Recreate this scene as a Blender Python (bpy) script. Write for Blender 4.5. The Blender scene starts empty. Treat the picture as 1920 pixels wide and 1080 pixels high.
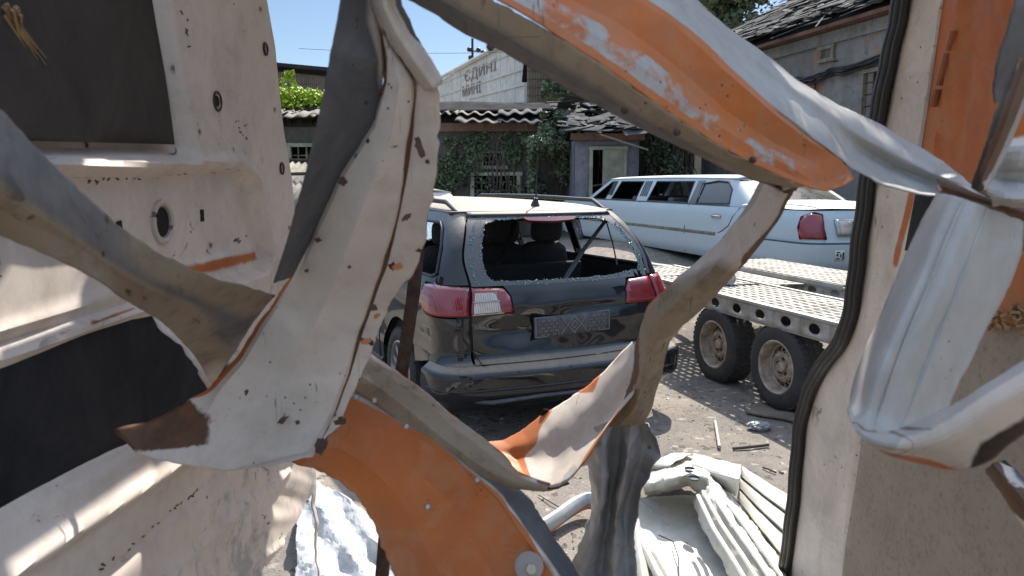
import bpy, bmesh, math, random
from mathutils import Vector, Matrix, noise, geometry
random.seed(11)
sc = bpy.context.scene
col = sc.collection
PI = math.pi
# ---------------------------------------------------------------- camera
PITCH = math.radians(8.13); CH = 1.65; F = 1400.0
cam = bpy.data.cameras.new('camera'); camo = bpy.data.objects.new('camera', cam); col.objects.link(camo)
camo.location = (0, 0, CH); camo.rotation_euler = (math.radians(90) - PITCH, 0, 0)
cam.sensor_width = 36; cam.lens = 36 * F / 1920; cam.clip_start = 0.02; cam.clip_end = 2000
cam.dof.use_dof = True; cam.dof.focus_distance = 4.2; cam.dof.aperture_fstop = 9.0
sc.camera = camo
# ---------------------------------------------------------------- light
SUN = Vector((0.42, 1.33, 1.42)).normalized()
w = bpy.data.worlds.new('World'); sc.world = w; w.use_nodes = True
nt = w.node_tree; nt.nodes.clear()
sky = nt.nodes.new('ShaderNodeTexSky'); sky.sky_type = 'NISHITA'; sky.sun_disc = False
sky.sun_elevation = math.asin(SUN.z); sky.sun_rotation = math.atan2(SUN.x, SUN.y)
sky.air_density = 1.0; sky.dust_density = 0.3; sky.ozone_density = 3.0
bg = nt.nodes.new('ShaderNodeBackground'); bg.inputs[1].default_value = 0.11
wo = nt.nodes.new('ShaderNodeOutputWorld')
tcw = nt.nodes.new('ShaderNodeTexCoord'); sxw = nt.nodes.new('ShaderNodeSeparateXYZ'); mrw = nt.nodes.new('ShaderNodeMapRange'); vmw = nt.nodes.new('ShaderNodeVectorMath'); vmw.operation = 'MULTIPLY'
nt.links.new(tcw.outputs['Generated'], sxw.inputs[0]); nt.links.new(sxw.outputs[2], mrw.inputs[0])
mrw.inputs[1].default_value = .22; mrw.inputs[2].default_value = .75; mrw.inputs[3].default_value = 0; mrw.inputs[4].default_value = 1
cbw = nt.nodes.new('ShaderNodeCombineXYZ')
for i_, hi_ in enumerate((3.1, 2.3, 1.65)):  # sky dimmed near the horizon, brightened and warmed overhead to lift interior shade
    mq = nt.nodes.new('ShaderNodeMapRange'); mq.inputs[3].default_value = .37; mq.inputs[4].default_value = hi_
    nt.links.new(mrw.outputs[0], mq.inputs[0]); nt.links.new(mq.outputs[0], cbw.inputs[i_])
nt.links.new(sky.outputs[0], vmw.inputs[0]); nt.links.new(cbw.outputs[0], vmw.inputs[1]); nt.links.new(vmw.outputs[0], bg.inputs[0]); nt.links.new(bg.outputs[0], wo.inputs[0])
sl = bpy.data.lights.new('sun', 'SUN'); sl.energy = 3.1; sl.angle = math.radians(0.6); sl.color = (1, 0.95, 0.86)
slo = bpy.data.objects.new('sun', sl); col.objects.link(slo); slo.rotation_euler = SUN.to_track_quat('Z', 'Y').to_euler()
slo.location = (5, 10, 12)
sc.view_settings.view_transform = 'Standard'; sc.view_settings.look = 'None'; sc.view_settings.gamma = 1
sc.view_settings.exposure = 1.5
try: sc.cycles.max_bounces = 8
except Exception: pass
# ---------------------------------------------------------------- projection helpers
_c, _s = math.cos(PITCH), math.sin(PITCH)
def ray(px, py):
    a = (px - 960) / F; b = (540 - py) / F
    return Vector((a, _c + b * _s, -_s + b * _c))
def P(px, py, D):
    r = ray(px, py); return Vector((0, 0, CH)) + r * (D / r.y)
def PX(px, py, X):            # hit the upright plane x = X, gives (y, z)
    r = ray(px, py); k = X / r.x; return (r.y * k, CH + r.z * k)
def PZ(px, py, z):
    r = ray(px, py); return Vector((0, 0, CH)) + r * ((z - CH) / r.z)
# ---------------------------------------------------------------- object helpers
def tag(o, label=None, cat=None, group=None, kind=None):
    if label: o['label'] = label
    if cat: o['category'] = cat
    if group: o['group'] = group
    if kind: o['kind'] = kind
    return o
def empty(name, loc=(0, 0, 0), rz=0, label=None, cat=None, group=None):
    o = bpy.data.objects.new(name, None); col.objects.link(o)
    o.location = loc; o.rotation_euler = (0, 0, rz); o.empty_display_size = .1
    return tag(o, label, cat, group)
def link(name, verts, faces, mat, parent=None, thick=0, smooth=True, angle=40, uv=None, offset=-1, attrs=None, bevel=0):
    me = bpy.data.meshes.new(name)
    me.from_pydata([tuple(v) for v in verts], [], faces); me.validate()
    me.update()
    if smooth:
        me.shade_smooth()
        try: me.set_sharp_from_angle(angle=math.radians(angle))
        except Exception: pass
    if attrs and len(me.vertices) == len(verts):
        for k, vals in attrs.items():
            at = me.attributes.new(k, 'FLOAT_COLOR', 'POINT')
            flat = [c for v in vals for c in v]
            at.data.foreach_set('color', flat)
    if mat: me.materials.append(mat)
    o = bpy.data.objects.new(name, me); col.objects.link(o)
    if parent is not None: o.parent = parent
    if thick:
        m = o.modifiers.new('solid', 'SOLIDIFY'); m.thickness = thick; m.offset = offset
    if bevel:
        m = o.modifiers.new('bevel', 'BEVEL'); m.width = bevel; m.segments = 2; m.limit_method = 'ANGLE'
    return o
class MB:
    def __init__(s): s.v = []; s.f = []
    def add(s, vs, fs):
        n = len(s.v); s.v += [Vector(v) for v in vs]; s.f += [tuple(i + n for i in f) for f in fs]; return s
    def box(s, c, d, M=None):
        x, y, z = d[0] / 2, d[1] / 2, d[2] / 2
        vs = [Vector((a * x, b * y, e * z)) for e in (-1, 1) for b in (-1, 1) for a in (-1, 1)]
        if M is not None: vs = [M @ v for v in vs]
        vs = [v + Vector(c) for v in vs]
        return s.add(vs, [(0, 2, 3, 1), (4, 5, 7, 6), (0, 1, 5, 4), (2, 6, 7, 3), (0, 4, 6, 2), (1, 3, 7, 5)])
    def tube(s, pts, r, n=8, cap=True, flat=1.0, up=None):
        pts = [Vector(p) for p in pts]; rings = []
        rr = r if isinstance(r, (list, tuple)) else [r] * len(pts)
        for i, p in enumerate(pts):
            t = (pts[min(i + 1, len(pts) - 1)] - pts[max(i - 1, 0)]).normalized()
            u = Vector(up) if up is not None else (Vector((0, 0, 1)) if abs(t.z) < .9 else Vector((0, 1, 0)))
            a = t.cross(u).normalized(); b = a.cross(t).normalized()
            rings.append([p + a * math.cos(2 * PI * k / n) * rr[i] + b * math.sin(2 * PI * k / n) * rr[i] * flat for k in range(n)])
        vs = [v for g in rings for v in g]; fs = []
        for i in range(len(pts) - 1):
            for k in range(n):
                fs.append((i * n + k, i * n + (k + 1) % n, (i + 1) * n + (k + 1) % n, (i + 1) * n + k))
        if cap: fs.append(tuple(range(n))[::-1]); fs.append(tuple((len(pts) - 1) * n + k for k in range(n)))
        return s.add(vs, fs)
    def prism(s, poly, mapf, h):     # poly 2D list, mapf(x,y,h)->vec
        n = len(poly)
        vs = [mapf(x, y, 0) for x, y in poly] + [mapf(x, y, h) for x, y in poly]
        fs = [tuple(range(n))[::-1], tuple(range(n, 2 * n))] + [(i, (i + 1) % n, (i + 1) % n + n, i + n) for i in range(n)]
        return s.add(vs, fs)
    def build(s, name, mat, parent=None, smooth=False, angle=40, thick=0, bevel=0):
        return link(name, s.v, s.f, mat, parent, thick=thick, smooth=smooth, angle=angle, bevel=bevel)
def lathe(prof, axis='x', n=32, cap=False):   # prof list (h, r)
    vs = []; fs = []
    for h, r in prof:
        for k in range(n):
            a = 2 * PI * k / n
            vs.append((h, r * math.cos(a), r * math.sin(a)))
    for i in range(len(prof) - 1):
        for k in range(n):
            fs.append((i * n + k, i * n + (k + 1) % n, (i + 1) * n + (k + 1) % n, (i + 1) * n + k))
    return vs, fs
def fbm(v, s=1.0, o=3):
    return noise.fractal(Vector(v) * s, 0.8, 2.0, o)
# ---- polygon patch: fills a 2D polygon with grid cells, maps to 3D
def pip(p, poly):
    x, y = p; c = False; j = len(poly) - 1
    for i in range(len(poly)):
        xi, yi = poly[i]; xj, yj = poly[j]
        if (yi > y) != (yj > y) and x < (xj - xi) * (y - yi) / (yj - yi) + xi: c = not c
        j = i
    return c
def area(poly):
    return .5 * sum(poly[i][0] * poly[(i + 1) % len(poly)][1] - poly[(i + 1) % len(poly)][0] * poly[i][1] for i in range(len(poly)))
def clip_half(poly, ax, val, keep_gt):
    out = []; n = len(poly)
    for i in range(n):
        a = poly[i]; b = poly[(i + 1) % n]
        ia = (a[ax] >= val) if keep_gt else (a[ax] <= val); ib = (b[ax] >= val) if keep_gt else (b[ax] <= val)
        if ia: out.append(a)
        if ia != ib:
            t = (val - a[ax]) / (b[ax] - a[ax]); q = [a[0] + (b[0] - a[0]) * t, a[1] + (b[1] - a[1]) * t]; q[ax] = val; out.append(tuple(q))
    return out
def keyhole(outer, holes):
    out = list(outer)
    if area(out) < 0: out.reverse()
    for h in sorted(holes, key=lambda h: -max(p[0] for p in h)):
        h = list(h)
        if area(h) > 0: h.reverse()
        bi = min(((out[i][0] - h[j][0]) ** 2 + (out[i][1] - h[j][1]) ** 2, i, j) for i in range(len(out)) for j in range(len(h)))
        _, i, j = bi
        out = out[:i + 1] + h[j:] + h[:j + 1] + out[i:]
    return out
def patch(name, poly, mapf, cell, mat, parent=None, holes=(), cuts=(), thick=0, angle=40, offset=-1, flip=False, maskf=None):
    key = keyhole(poly, holes); cx, cy = cell if isinstance(cell, tuple) else (cell, cell)
    loops = [list(poly)] + [list(h) for h in holes]
    x0 = min(p[0] for p in poly); x1 = max(p[0] for p in poly); y0 = min(p[1] for p in poly); y1 = max(p[1] for p in poly)
    nx = max(1, round((x1 - x0) / cx)); ny = max(1, round((y1 - y0) / cy)); cx = (x1 - x0) / nx; cy = (y1 - y0) / ny
    crossed = set()
    for lp in loops:
        for i in range(len(lp)):
            a = lp[i]; b = lp[(i + 1) % len(lp)]
            m = max(1, int(max(abs(b[0] - a[0]) / cx, abs(b[1] - a[1]) / cy) * 8) + 1)
            for k in range(m + 1):
                u = (a[0] + (b[0] - a[0]) * k / m - x0) / cx; v = (a[1] + (b[1] - a[1]) * k / m - y0) / cy
                for du in (-1e-3, 1e-3):
                    for dv in (-1e-3, 1e-3): crossed.add((int(math.floor(u + du)), int(math.floor(v + dv))))
    idx = {}; v2 = []; faces = []
    def vid(p):
        k = (round(p[0], 5), round(p[1], 5))
        if k not in idx: idx[k] = len(v2); v2.append(p)
        return idx[k]
    for j in range(ny):
        strip = None
        for i in range(nx):
            ax, bx = x0 + i * cx, x0 + (i + 1) * cx; ay, by = y0 + j * cy, y0 + (j + 1) * cy
            if (i, j) in crossed:
                if strip is None:
                    strip = clip_half(clip_half(key, 1, ay, True), 1, by, False)
                q = clip_half(clip_half(strip, 0, ax, True), 0, bx, False)
                if len(q) < 3: continue
                if len(q) == 4 and abs(area(q)) > .999 * cx * cy:
                    faces.append([vid(p) for p in q]); continue
                for t in geometry.tessellate_polygon([[Vector((p[0], p[1], 0)) for p in q]]):
                    tr = [q[k] for k in t]
                    if abs(area(tr)) < 1e-8: continue
                    if area(tr) < 0: tr.reverse()
                    ids = [vid(p) for p in tr]
                    if len(set(ids)) == 3: faces.append(ids)
            elif pip(((ax + bx) / 2, (ay + by) / 2), key):
                faces.append([vid((ax, ay)), vid((bx, ay)), vid((bx, by)), vid((ax, by))])
    if cuts:
        faces = [f for f in faces if not any(pip((sum(v2[i][0] for i in f) / len(f), sum(v2[i][1] for i in f) / len(f)), c_) for c_ in cuts)]
    seen = set(); ff = []
    for f in faces:
        k = tuple(sorted(f))
        if k not in seen: seen.add(k); ff.append(tuple(reversed(f)) if flip else tuple(f))
    vs = [mapf(x, y) for x, y in v2]
    attrs = None
    if maskf:
        mm = [maskf(x, y) for x, y in v2]; attrs = {'m1': [m[0] for m in mm], 'm2': [m[1] for m in mm]}
    return link(name, vs, ff, mat, parent, thick=thick, angle=angle, offset=offset, attrs=attrs)
def sdist(p, poly):       # signed distance (negative inside)
    d = 1e9; n = len(poly)
    for i in range(n):
        ax, ay = poly[i]; bx, by = poly[(i + 1) % n]; ex, ey = bx - ax, by - ay
        L = ex * ex + ey * ey; t = max(0, min(1, ((p[0] - ax) * ex + (p[1] - ay) * ey) / L)) if L else 0
        q = (p[0] - ax - ex * t) ** 2 + (p[1] - ay - ey * t) ** 2
        if q < d: d = q
    d = math.sqrt(d); return -d if pip(p, poly) else d
def sstep(a, b, x):
    t = max(0, min(1, (x - a) / (b - a))); return t * t * (3 - 2 * t)
def lerp(a, b, t): return a + (b - a) * t
def tab(T, z, k):
    if z <= T[0][0]: return T[0][k]
    for i in range(len(T) - 1):
        if z <= T[i + 1][0]:
            u = (z - T[i][0]) / (T[i + 1][0] - T[i][0]); return lerp(T[i][k], T[i + 1][k], u)
    return T[-1][k]
def rrect(x0, y0, x1, y1, r, n=4):
    out = []
    for cx, cy, a0 in ((x1 - r, y1 - r, 0), (x0 + r, y1 - r, 90), (x0 + r, y0 + r, 180), (x1 - r, y0 + r, 270)):
        for k in range(n + 1):
            a = math.radians(a0 + 90 * k / n); out.append((cx + r * math.cos(a), cy + r * math.sin(a)))
    return out
def ell(cx, cy, rx, ry, n=20): return [(cx + rx * math.cos(2 * PI * k / n), cy + ry * math.sin(2 * PI * k / n)) for k in range(n)]
# ---------------------------------------------------------------- materials
class NM:
    def __init__(s, name):
        s.m = bpy.data.materials.new(name); s.m.use_nodes = True; s.t = s.m.node_tree
        s.b = s.t.nodes['Principled BSDF']; s.tc = None
    def n(s, typ, **kw):
        nd = s.t.nodes.new(typ)
        for k, v in kw.items(): setattr(nd, k, v)
        return nd
    def l(s, a, b): s.t.links.new(a, b)
    def co(s, kind='Object', scale=None, rot=None):
        tc = s.n('ShaderNodeTexCoord'); mp = s.n('ShaderNodeMapping')
        s.l(tc.outputs[kind], mp.inputs[0])
        if scale: mp.inputs[3].default_value = scale
        if rot: mp.inputs[2].default_value = rot
        return mp.outputs[0]
    def noise(s, scale, detail=4, rough=.6, co=None, dist=0):
        nd = s.n('ShaderNodeTexNoise'); nd.inputs['Scale'].default_value = scale; nd.inputs['Detail'].default_value = detail
        nd.inputs['Roughness'].default_value = rough; nd.inputs['Distortion'].default_value = dist
        s.l(co if co is not None else s.co(), nd.inputs['Vector']); return nd.outputs['Fac']
    def voro(s, scale, co=None, feature='F1', out='Distance'):
        nd = s.n('ShaderNodeTexVoronoi', feature=feature); nd.inputs['Scale'].default_value = scale
        s.l(co if co is not None else s.co(), nd.inputs['Vector']); return nd.outputs[out]
    def ramp(s, src, a, b, va=0, vb=1):
        nd = s.n('ShaderNodeMapRange'); nd.inputs[1].default_value = a; nd.inputs[2].default_value = b
        nd.inputs[3].default_value = va; nd.inputs[4].default_value = vb; s.l(src, nd.inputs[0]); return nd.outputs[0]
    def mix(s, fac, a, b):
        nd = s.n('ShaderNodeMix', data_type='RGBA')
        for i, v in ((0, fac), (6, a), (7, b)):
            if isinstance(v, (int, float)): nd.inputs[i].default_value = v
            elif isinstance(v, tuple): nd.inputs[i].default_value = (*v[:3], 1)
            else: s.l(v, nd.inputs[i])
        return nd.outputs[2]
    def math(s, op, a, b=0, c=None):
        nd = s.n('ShaderNodeMath', operation=op)
        for i, v in ((0, a), (1, b)) + (((2, c),) if c is not None else ()):
            if isinstance(v, (int, float)): nd.inputs[i].default_value = v
            else: s.l(v, nd.inputs[i])
        return nd.outputs[0]
    def bump(s, h, strength=.3, dist=.01, prev=None):
        nd = s.n('ShaderNodeBump'); nd.inputs['Strength'].default_value = strength; nd.inputs['Distance'].default_value = dist
        s.l(h, nd.inputs['Height'])
        if prev is not None: s.l(prev, nd.inputs['Normal'])
        return nd.outputs[0]
    def set(s, color=None, rough=None, metal=None, normal=None, spec=None, coat=None, alpha=None, trans=None, ior=None):
        for k, v in (('Base Color', color), ('Roughness', rough), ('Metallic', metal), ('Normal', normal), ('Specular IOR Level', spec), ('Coat Weight', coat), ('Transmission Weight', trans), ('IOR', ior)):
            if v is None: continue
            if isinstance(v, (int, float)): s.b.inputs[k].default_value = v
            elif isinstance(v, tuple): s.b.inputs[k].default_value = (*v[:3], 1)
            else: s.l(v, s.b.inputs[k])
        return s.m
    def upness(s):      # geometric normal z
        g = s.n('ShaderNodeNewGeometry'); x = s.n('ShaderNodeSeparateXYZ'); s.l(g.outputs['Normal'], x.inputs[0]); return x.outputs[2]
def simple(name, c, rough=.6, metal=0, vary=.25, scale=8, bump=0, c2=None, spec=.5, coat=0):
    k = NM(name); nz = k.noise(scale, 5)
    c2 = c2 or tuple(x * (1 - vary) for x in c)
    cl = k.mix(k.ramp(nz, .35, .65), c, c2)
    nrm = k.bump(k.noise(scale * 6, 4), bump, .01) if bump else None
    return k.set(cl, k.ramp(nz, .3, .7, rough * .85, min(1, rough * 1.15)), metal, nrm, spec, coat)
def paint_mat(name='van_paint', peel=True):
    k = NM(name); co = k.co()
    a1 = k.n('ShaderNodeAttribute', attribute_name='m1'); a2 = k.n('ShaderNodeAttribute', attribute_name='m2')
    s1 = k.n('ShaderNodeSeparateColor'); s2 = k.n('ShaderNodeSeparateColor')
    k.l(a1.outputs[0], s1.inputs[0]); k.l(a2.outputs[0], s2.inputs[0])
    big = k.noise(6, 6, .62, co, .6); fine = k.noise(38, 5, .65, co, .4); mid = k.noise(17, 5, .6, co, .8)
    nn = k.math('ADD', k.math('MULTIPLY', big, .62), k.math('MULTIPLY', fine, .38))
    def edge(src, amt, w=.025, n=nn):
        v = k.math('ADD', src, k.math('MULTIPLY', k.math('SUBTRACT', n, .5), amt)); return k.ramp(v, .5 - w, .5 + w)
    cream = k.mix(k.ramp(big, .35, .7), (.69, .60, .53), (.58, .51, .455))
    cream = k.mix(k.math('MULTIPLY', k.ramp(fine, .52, .75), .45), cream, (.50, .40, .32))
    orange = k.mix(k.ramp(big, .3, .7), (.54, .150, .032), (.42, .115, .03))
    orange = k.mix(k.math('MULTIPLY', k.ramp(k.noise(11, 8, .75, co, 1.0), .48, .66), .7), orange, (.46, .20, .09))
    rust = k.mix(k.ramp(fine, .35, .65), (.085, .048, .033), (.16, .075, .04))
    grey = k.mix(k.ramp(mid, .3, .7), (.065, .07, .082), (.12, .125, .135))
    white = k.mix(k.ramp(mid, .3, .7), (.45, .43, .405), (.36, .345, .33))
    taupe = k.mix(k.ramp(big, .3, .7), (.235, .175, .12), (.33, .26, .185)); taupe = k.mix(k.math('MULTIPLY', k.ramp(fine, .5, .7), .6), taupe, (.15, .115, .08))
    black = (.02, .019, .019)
    c = k.mix(edge(s2.outputs[1], .25, .2), cream, taupe)
    c = k.mix(edge(s1.outputs[2], .2, .12), c, grey)
    c = k.mix(edge(s1.outputs[0], .15, .03), c, orange)
    c = k.mix(edge(s2.outputs[0], .9, .035), c, white)
    c = k.mix(edge(s1.outputs[1], .9, .04), c, rust)
    c = k.mix(edge(s2.outputs[2], .6, .05), c, black)
    # grime, chips, scratches
    sp = k.voro(26, co); spn = k.noise(4.2, 2, .5, co)
    chip = k.math('MULTIPLY', k.ramp(sp, .10, .07), k.ramp(spn, .56, .62))
    sp2 = k.voro(70, co); chip2 = k.math('MULTIPLY', k.ramp(sp2, .13, .09), k.ramp(k.noise(4, 3, .6, co), .58, .64))
    sc_ = k.noise(3, 6, .75, k.co('Object', (2.5, 2.5, 40), (.4, .9, .3)), 1.2); scr = k.math('MULTIPLY', k.ramp(sc_, .66, .69), k.ramp(spn, .45, .6))
    dirt = k.math('MULTIPLY', k.ramp(k.noise(2.3, 9, .75, co, .5), .48, .66), .36)
    sc2 = k.noise(2.2, 5, .7, k.co('Object', (30, 3, 3), (.3, .2, .7)), 1.5); scr2 = k.math('MULTIPLY', k.ramp(sc2, .62, .65), k.ramp(k.noise(3.1, 3, .6, co), .48, .6)); scr = k.math('MAXIMUM', scr, scr2)
    c = k.mix(dirt, c, (.20, .155, .115))
    c = k.mix(k.math('MAXIMUM', k.math('MAXIMUM', chip, chip2), k.math('MULTIPLY', scr, .8)), c, (.055, .034, .025))
    nrm = k.bump(k.noise(3.2, 3, .5, co), .35, .03); nrm = k.bump(fine, .09, .003, nrm)
    return k.set(c, k.ramp(fine, .3, .7, .42, .62), 0, nrm, .28)
M = {}
M['van'] = paint_mat()
M['orange'] = simple('orange_paint', (.50, .16, .045), .45, 0, .25, 5, .15)
def board_mat(name, c, c2, spot=(.3, .22, .15)):
    k = NM(name); co = k.co(); a = k.noise(220, 3, .7, co); b = k.noise(5, 8, .72, co, .6)
    cl = k.mix(k.ramp(b, .35, .65), c, c2); cl = k.mix(k.ramp(a, .6, .75, 0, .5), cl, spot)
    return k.set(cl, .9, 0, k.bump(a, .5, .003), .2)
M['hardboard'] = board_mat('hardboard', (.046, .038, .035), (.075, .062, .054), (.15, .12, .10))
M['darkboard'] = board_mat('black_panel', (.012, .013, .017), (.034, .033, .034), (.05, .045, .04))
def beige_mat():
    k = NM('beige_board'); co = k.co(); b = k.noise(4, 8, .7, co, .4); a = k.noise(60, 4, .6, co)
    cl = k.mix(k.ramp(b, .35, .7), (.34, .275, .22), (.27, .215, .17)); cl = k.mix(k.math('MULTIPLY', k.ramp(a, .5, .7), .4), cl, (.13, .09, .06))
    chip = k.math('MULTIPLY', k.ramp(k.voro(16, co), .07, .05), k.ramp(k.noise(3, 2, .5, co), .5, .6)); cl = k.mix(chip, cl, (.04, .03, .02))
    return k.set(cl, .75, 0, k.bump(b, .4, .01), .3)
M['beige'] = beige_mat()
M['rubber'] = simple('black_rubber', (.012, .011, .011), .42, 0, .3, 20, .2)
M['rust'] = simple('rusty_steel', (.10, .055, .04), .8, .1, .5, 25, .5)
M['blackhole'] = simple('dark_cavity', (.006, .006, .006), .9)  # flat black put in for the shade inside holes, gaps and unlit rooms
M['metal'] = simple('bare_metal', (.45, .44, .43), .4, .8, .3, 30)
M['wood'] = simple('splintered_wood', (.42, .27, .13), .8, 0, .4, 40, .4)
def ground_mat():
    k = NM('asphalt_dust'); co = k.co('Object')
    a = k.noise(.5, 8, .65, co, .5); b = k.noise(9, 8, .75, co, .3); g = k.voro(70, co); g2 = k.noise(110, 3, .7, co); v2 = k.voro(28, co, out='Color')
    sp = k.n('ShaderNodeSeparateColor'); k.l(v2, sp.inputs[0])
    cl = k.mix(k.ramp(b, .38, .62), (.215, .188, .158), (.14, .127, .114))
    cl = k.mix(k.ramp(a, .42, .62), cl, (.285, .243, .20))
    cl = k.mix(k.ramp(g2, .5, .72, 0, .8), cl, (.07, .062, .055))
    cl = k.mix(k.ramp(sp.outputs[0], .95, .98, 0, .6), cl, (.42, .37, .31))
    cl = k.mix(k.ramp(sp.outputs[1], .94, .97, 0, .6), cl, (.05, .045, .04))
    n1 = k.bump(g, .3, .01); n1 = k.bump(b, .4, .02, n1); n1 = k.bump(g2, .4, .006, n1)
    return k.set(cl, .95, 0, n1, .2)
M['ground'] = ground_mat()
def dusty(name, base, rough, dustc, amt=.5, up0=.2, up1=.9, coat=0, spec=.5, streak=True, facing=.12):
    k = NM(name); co = k.co(); n1 = k.noise(2.6, 8, .7, co, .4); n2 = k.noise(30, 5, .7, co)
    up = k.ramp(k.upness(), up0, up1, facing, 1)
    d = k.math('MULTIPLY', up, k.ramp(n1, .3, .62, .45, 1.0)); d = k.math('MULTIPLY', d, k.ramp(n2, .35, .65, .75, 1.1))
    d = k.math('MINIMUM', k.math('MULTIPLY', d, amt), 1)
    spots = k.math('MULTIPLY', k.ramp(k.voro(60, co), .14, .10), k.ramp(k.noise(6, 2, .5, co), .52, .6))
    c = k.mix(d, base, dustc); c = k.mix(k.math('MULTIPLY', spots, .7), c, (.07, .05, .04))
    r = k.math('ADD', rough, k.math('MULTIPLY', d, .65)); r = k.math('MINIMUM', r, .95)
    return k.set(c, r, 0, k.bump(k.noise(2.2, 2, .5, co), .05, .02), spec, coat)
M['blackcar'] = dusty('black_car_paint', (.008, .009, .013), .05, (.25, .205, .155), 1.8, .6, .95, spec=.6, facing=.012)
M['limo'] = dusty('white_limo_paint', (.43, .54, .61), .25, (.42, .36, .28), .9, .55, .98, spec=.5, facing=.34)
M['whitecar'] = dusty('white_car_paint', (.66, .66, .64), .3, (.5, .42, .32), .7, .3, .9)
M['glass'] = dusty('tinted_glass', (.02, .025, .03), .06, (.25, .22, .18), .6, .3, 1, spec=.8, facing=.12)
M['plastic'] = simple('black_plastic', (.018, .018, .02), .5, 0, .3, 30, .1)
M['trim'] = simple('grey_trim', (.09, .09, .095), .7, 0, .3, 20, .2)
M['fabric'] = simple('dark_seat_fabric', (.022, .023, .027), .9, 0, .3, 60, .3)
M['tyre'] = simple('dusty_tyre', (.028, .027, .027), .85, 0, .35, 9, .5, c2=(.055, .05, .045))
M['rim'] = simple('rusty_rim', (.50, .44, .37), .6, .15, .3, 14, .2, c2=(.28, .19, .13))
M['alloy'] = simple('alloy_rim', (.42, .42, .42), .35, .7, .3, 14, .1)
def lens_mat(name, c):
    k = NM(name); co = k.co(); wv = k.n('ShaderNodeTexWave'); wv.inputs['Scale'].default_value = 22; k.l(co, wv.inputs[0])
    n = k.noise(8, 5, .6, co); cl = k.mix(k.ramp(n, .35, .7), c, tuple(x * .45 for x in c)); cl = k.mix(k.ramp(wv.outputs[1], .3, .8, 0, .4), cl, tuple(min(1, x * 1.6) for x in c))
    return k.set(cl, .12, 0, k.bump(wv.outputs[1], .1, .01), .7, .6)
M['redlens'] = lens_mat('red_lens', (.22, .006, .012))
M['clearlens'] = lens_mat('clear_lens', (.55, .47, .42))
M['brakelens'] = lens_mat('brake_lens', (.10, .008, .012))
M['crumb'] = simple('glass_crumbs', (.22, .34, .38), .2, 0, .4, 90)
M['galv'] = simple('galvanised_steel', (.44, .41, .36), .6, .15, .3, 6, .2, c2=(.30, .27, .23))
M['galvdeck'] = simple('dusty_trailer_deck', (.38, .35, .30), .7, .1, .25, 5, .2, c2=(.28, .25, .21))
def plaster(name, c, c2, c3, scale=.8, brick=None):
    k = NM(name); co = k.co(); a = k.noise(scale, 8, .7, co, .8); b = k.noise(scale * 7, 8, .7, co)
    cl = k.mix(k.ramp(a, .4, .6), c, c2); cl = k.mix(k.ramp(b, .52, .66, 0, .8), cl, c3)
    if brick:
        cl = k.mix(k.math('MULTIPLY', k.ramp(k.noise(scale * 1.7, 4, .6, co, .3), .60, .63), 1), cl, brick)
    st = k.noise(3, 6, .7, k.co('Object', (3, 3, .25))); cl = k.mix(k.ramp(st, .5, .7, 0, .5), cl, tuple(x * .5 for x in c2))
    return k.set(cl, .9, 0, k.bump(b, .5, .03), .2)
M['plaster'] = plaster('grey_plaster', (.235, .225, .215), (.17, .165, .16), (.12, .115, .11), .9, (.30, .16, .10))
M['oldwall'] = plaster('dark_old_wall', (.13, .12, .11), (.085, .08, .075), (.18, .13, .10), 1.3, (.15, .09, .065))
M['annex'] = plaster('blue_grey_plaster', (.22, .225, .25), (.16, .165, .19), (.11, .11, .12), 1.2)
M['concrete'] = plaster('white_concrete', (.68, .66, .61), (.56, .55, .52), (.40, .39, .37), .35)
M['brickred'] = plaster('brick_cornice', (.22, .125, .09), (.14, .085, .065), (.08, .06, .05), 2)
M['brickbeige'] = plaster('beige_brick', (.27, .22, .165), (.20, .165, .13), (.12, .10, .08), 1.5)
M['asbestos'] = simple('corrugated_asbestos', (.13, .125, .115), .95, 0, .5, 2.2, .6, c2=(.08, .08, .08), spec=.1)
M['asbestos_dark'] = simple('dark_corrugated', (.10, .10, .10), .95, 0, .5, 3, .6, spec=.08)
M['asbestos_light'] = simple('pale_corrugated', (.24, .215, .18), .95, 0, .4, 3, .4, spec=.1)
M['tar'] = simple('tar_paper', (.024, .024, .026), .95, 0, .4, 2, .6, spec=.03)
M['oldwood'] = simple('weathered_wood', (.22, .20, .15), .85, 0, .4, 9, .5)
M['door'] = simple('pale_green_door', (.33, .35, .26), .8, 0, .35, 5, .4, c2=(.22, .21, .15))
M['leaf'] = simple('ivy_leaf', (.15, .19, .10), .6, 0, .5, 2.5, 0, c2=(.07, .10, .06))
M['leafbright'] = simple('bright_leaf', (.46, .55, .04), .6, 0, .35, 4, 0, c2=(.22, .36, .03))
M['bark'] = simple('bark', (.09, .07, .055), .9, 0, .4, 10, .5)
M['vine'] = simple('dry_vine', (.13, .11, .09), .9, 0, .4, 10, .5)
def debris_mat(name, c, c2):
    k = NM(name); co = k.co(); a = k.noise(4, 7, .65, co, .5); b = k.noise(40, 5, .7, co)
    cl = k.mix(k.ramp(a, .4, .65), c, c2); cl = k.mix(k.ramp(b, .58, .75, 0, .6), cl, (.25, .2, .15))
    chip = k.math('MULTIPLY', k.ramp(k.voro(22, co), .11, .08), k.ramp(k.noise(4, 2, .5, co), .48, .56)); cl = k.mix(chip, cl, (.05, .045, .04))
    return k.set(cl, .4, 0, k.bump(a, .2, .02), .5)
M['whitepanel'] = debris_mat('white_crumpled_panel', (.46, .46, .45), (.34, .345, .35))
M['greysheet'] = debris_mat('grey_torn_sheet', (.33, .345, .38), (.22, .205, .18))
M['creampanel'] = debris_mat('cream_debris', (.58, .56, .50), (.46, .44, .38))
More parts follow.
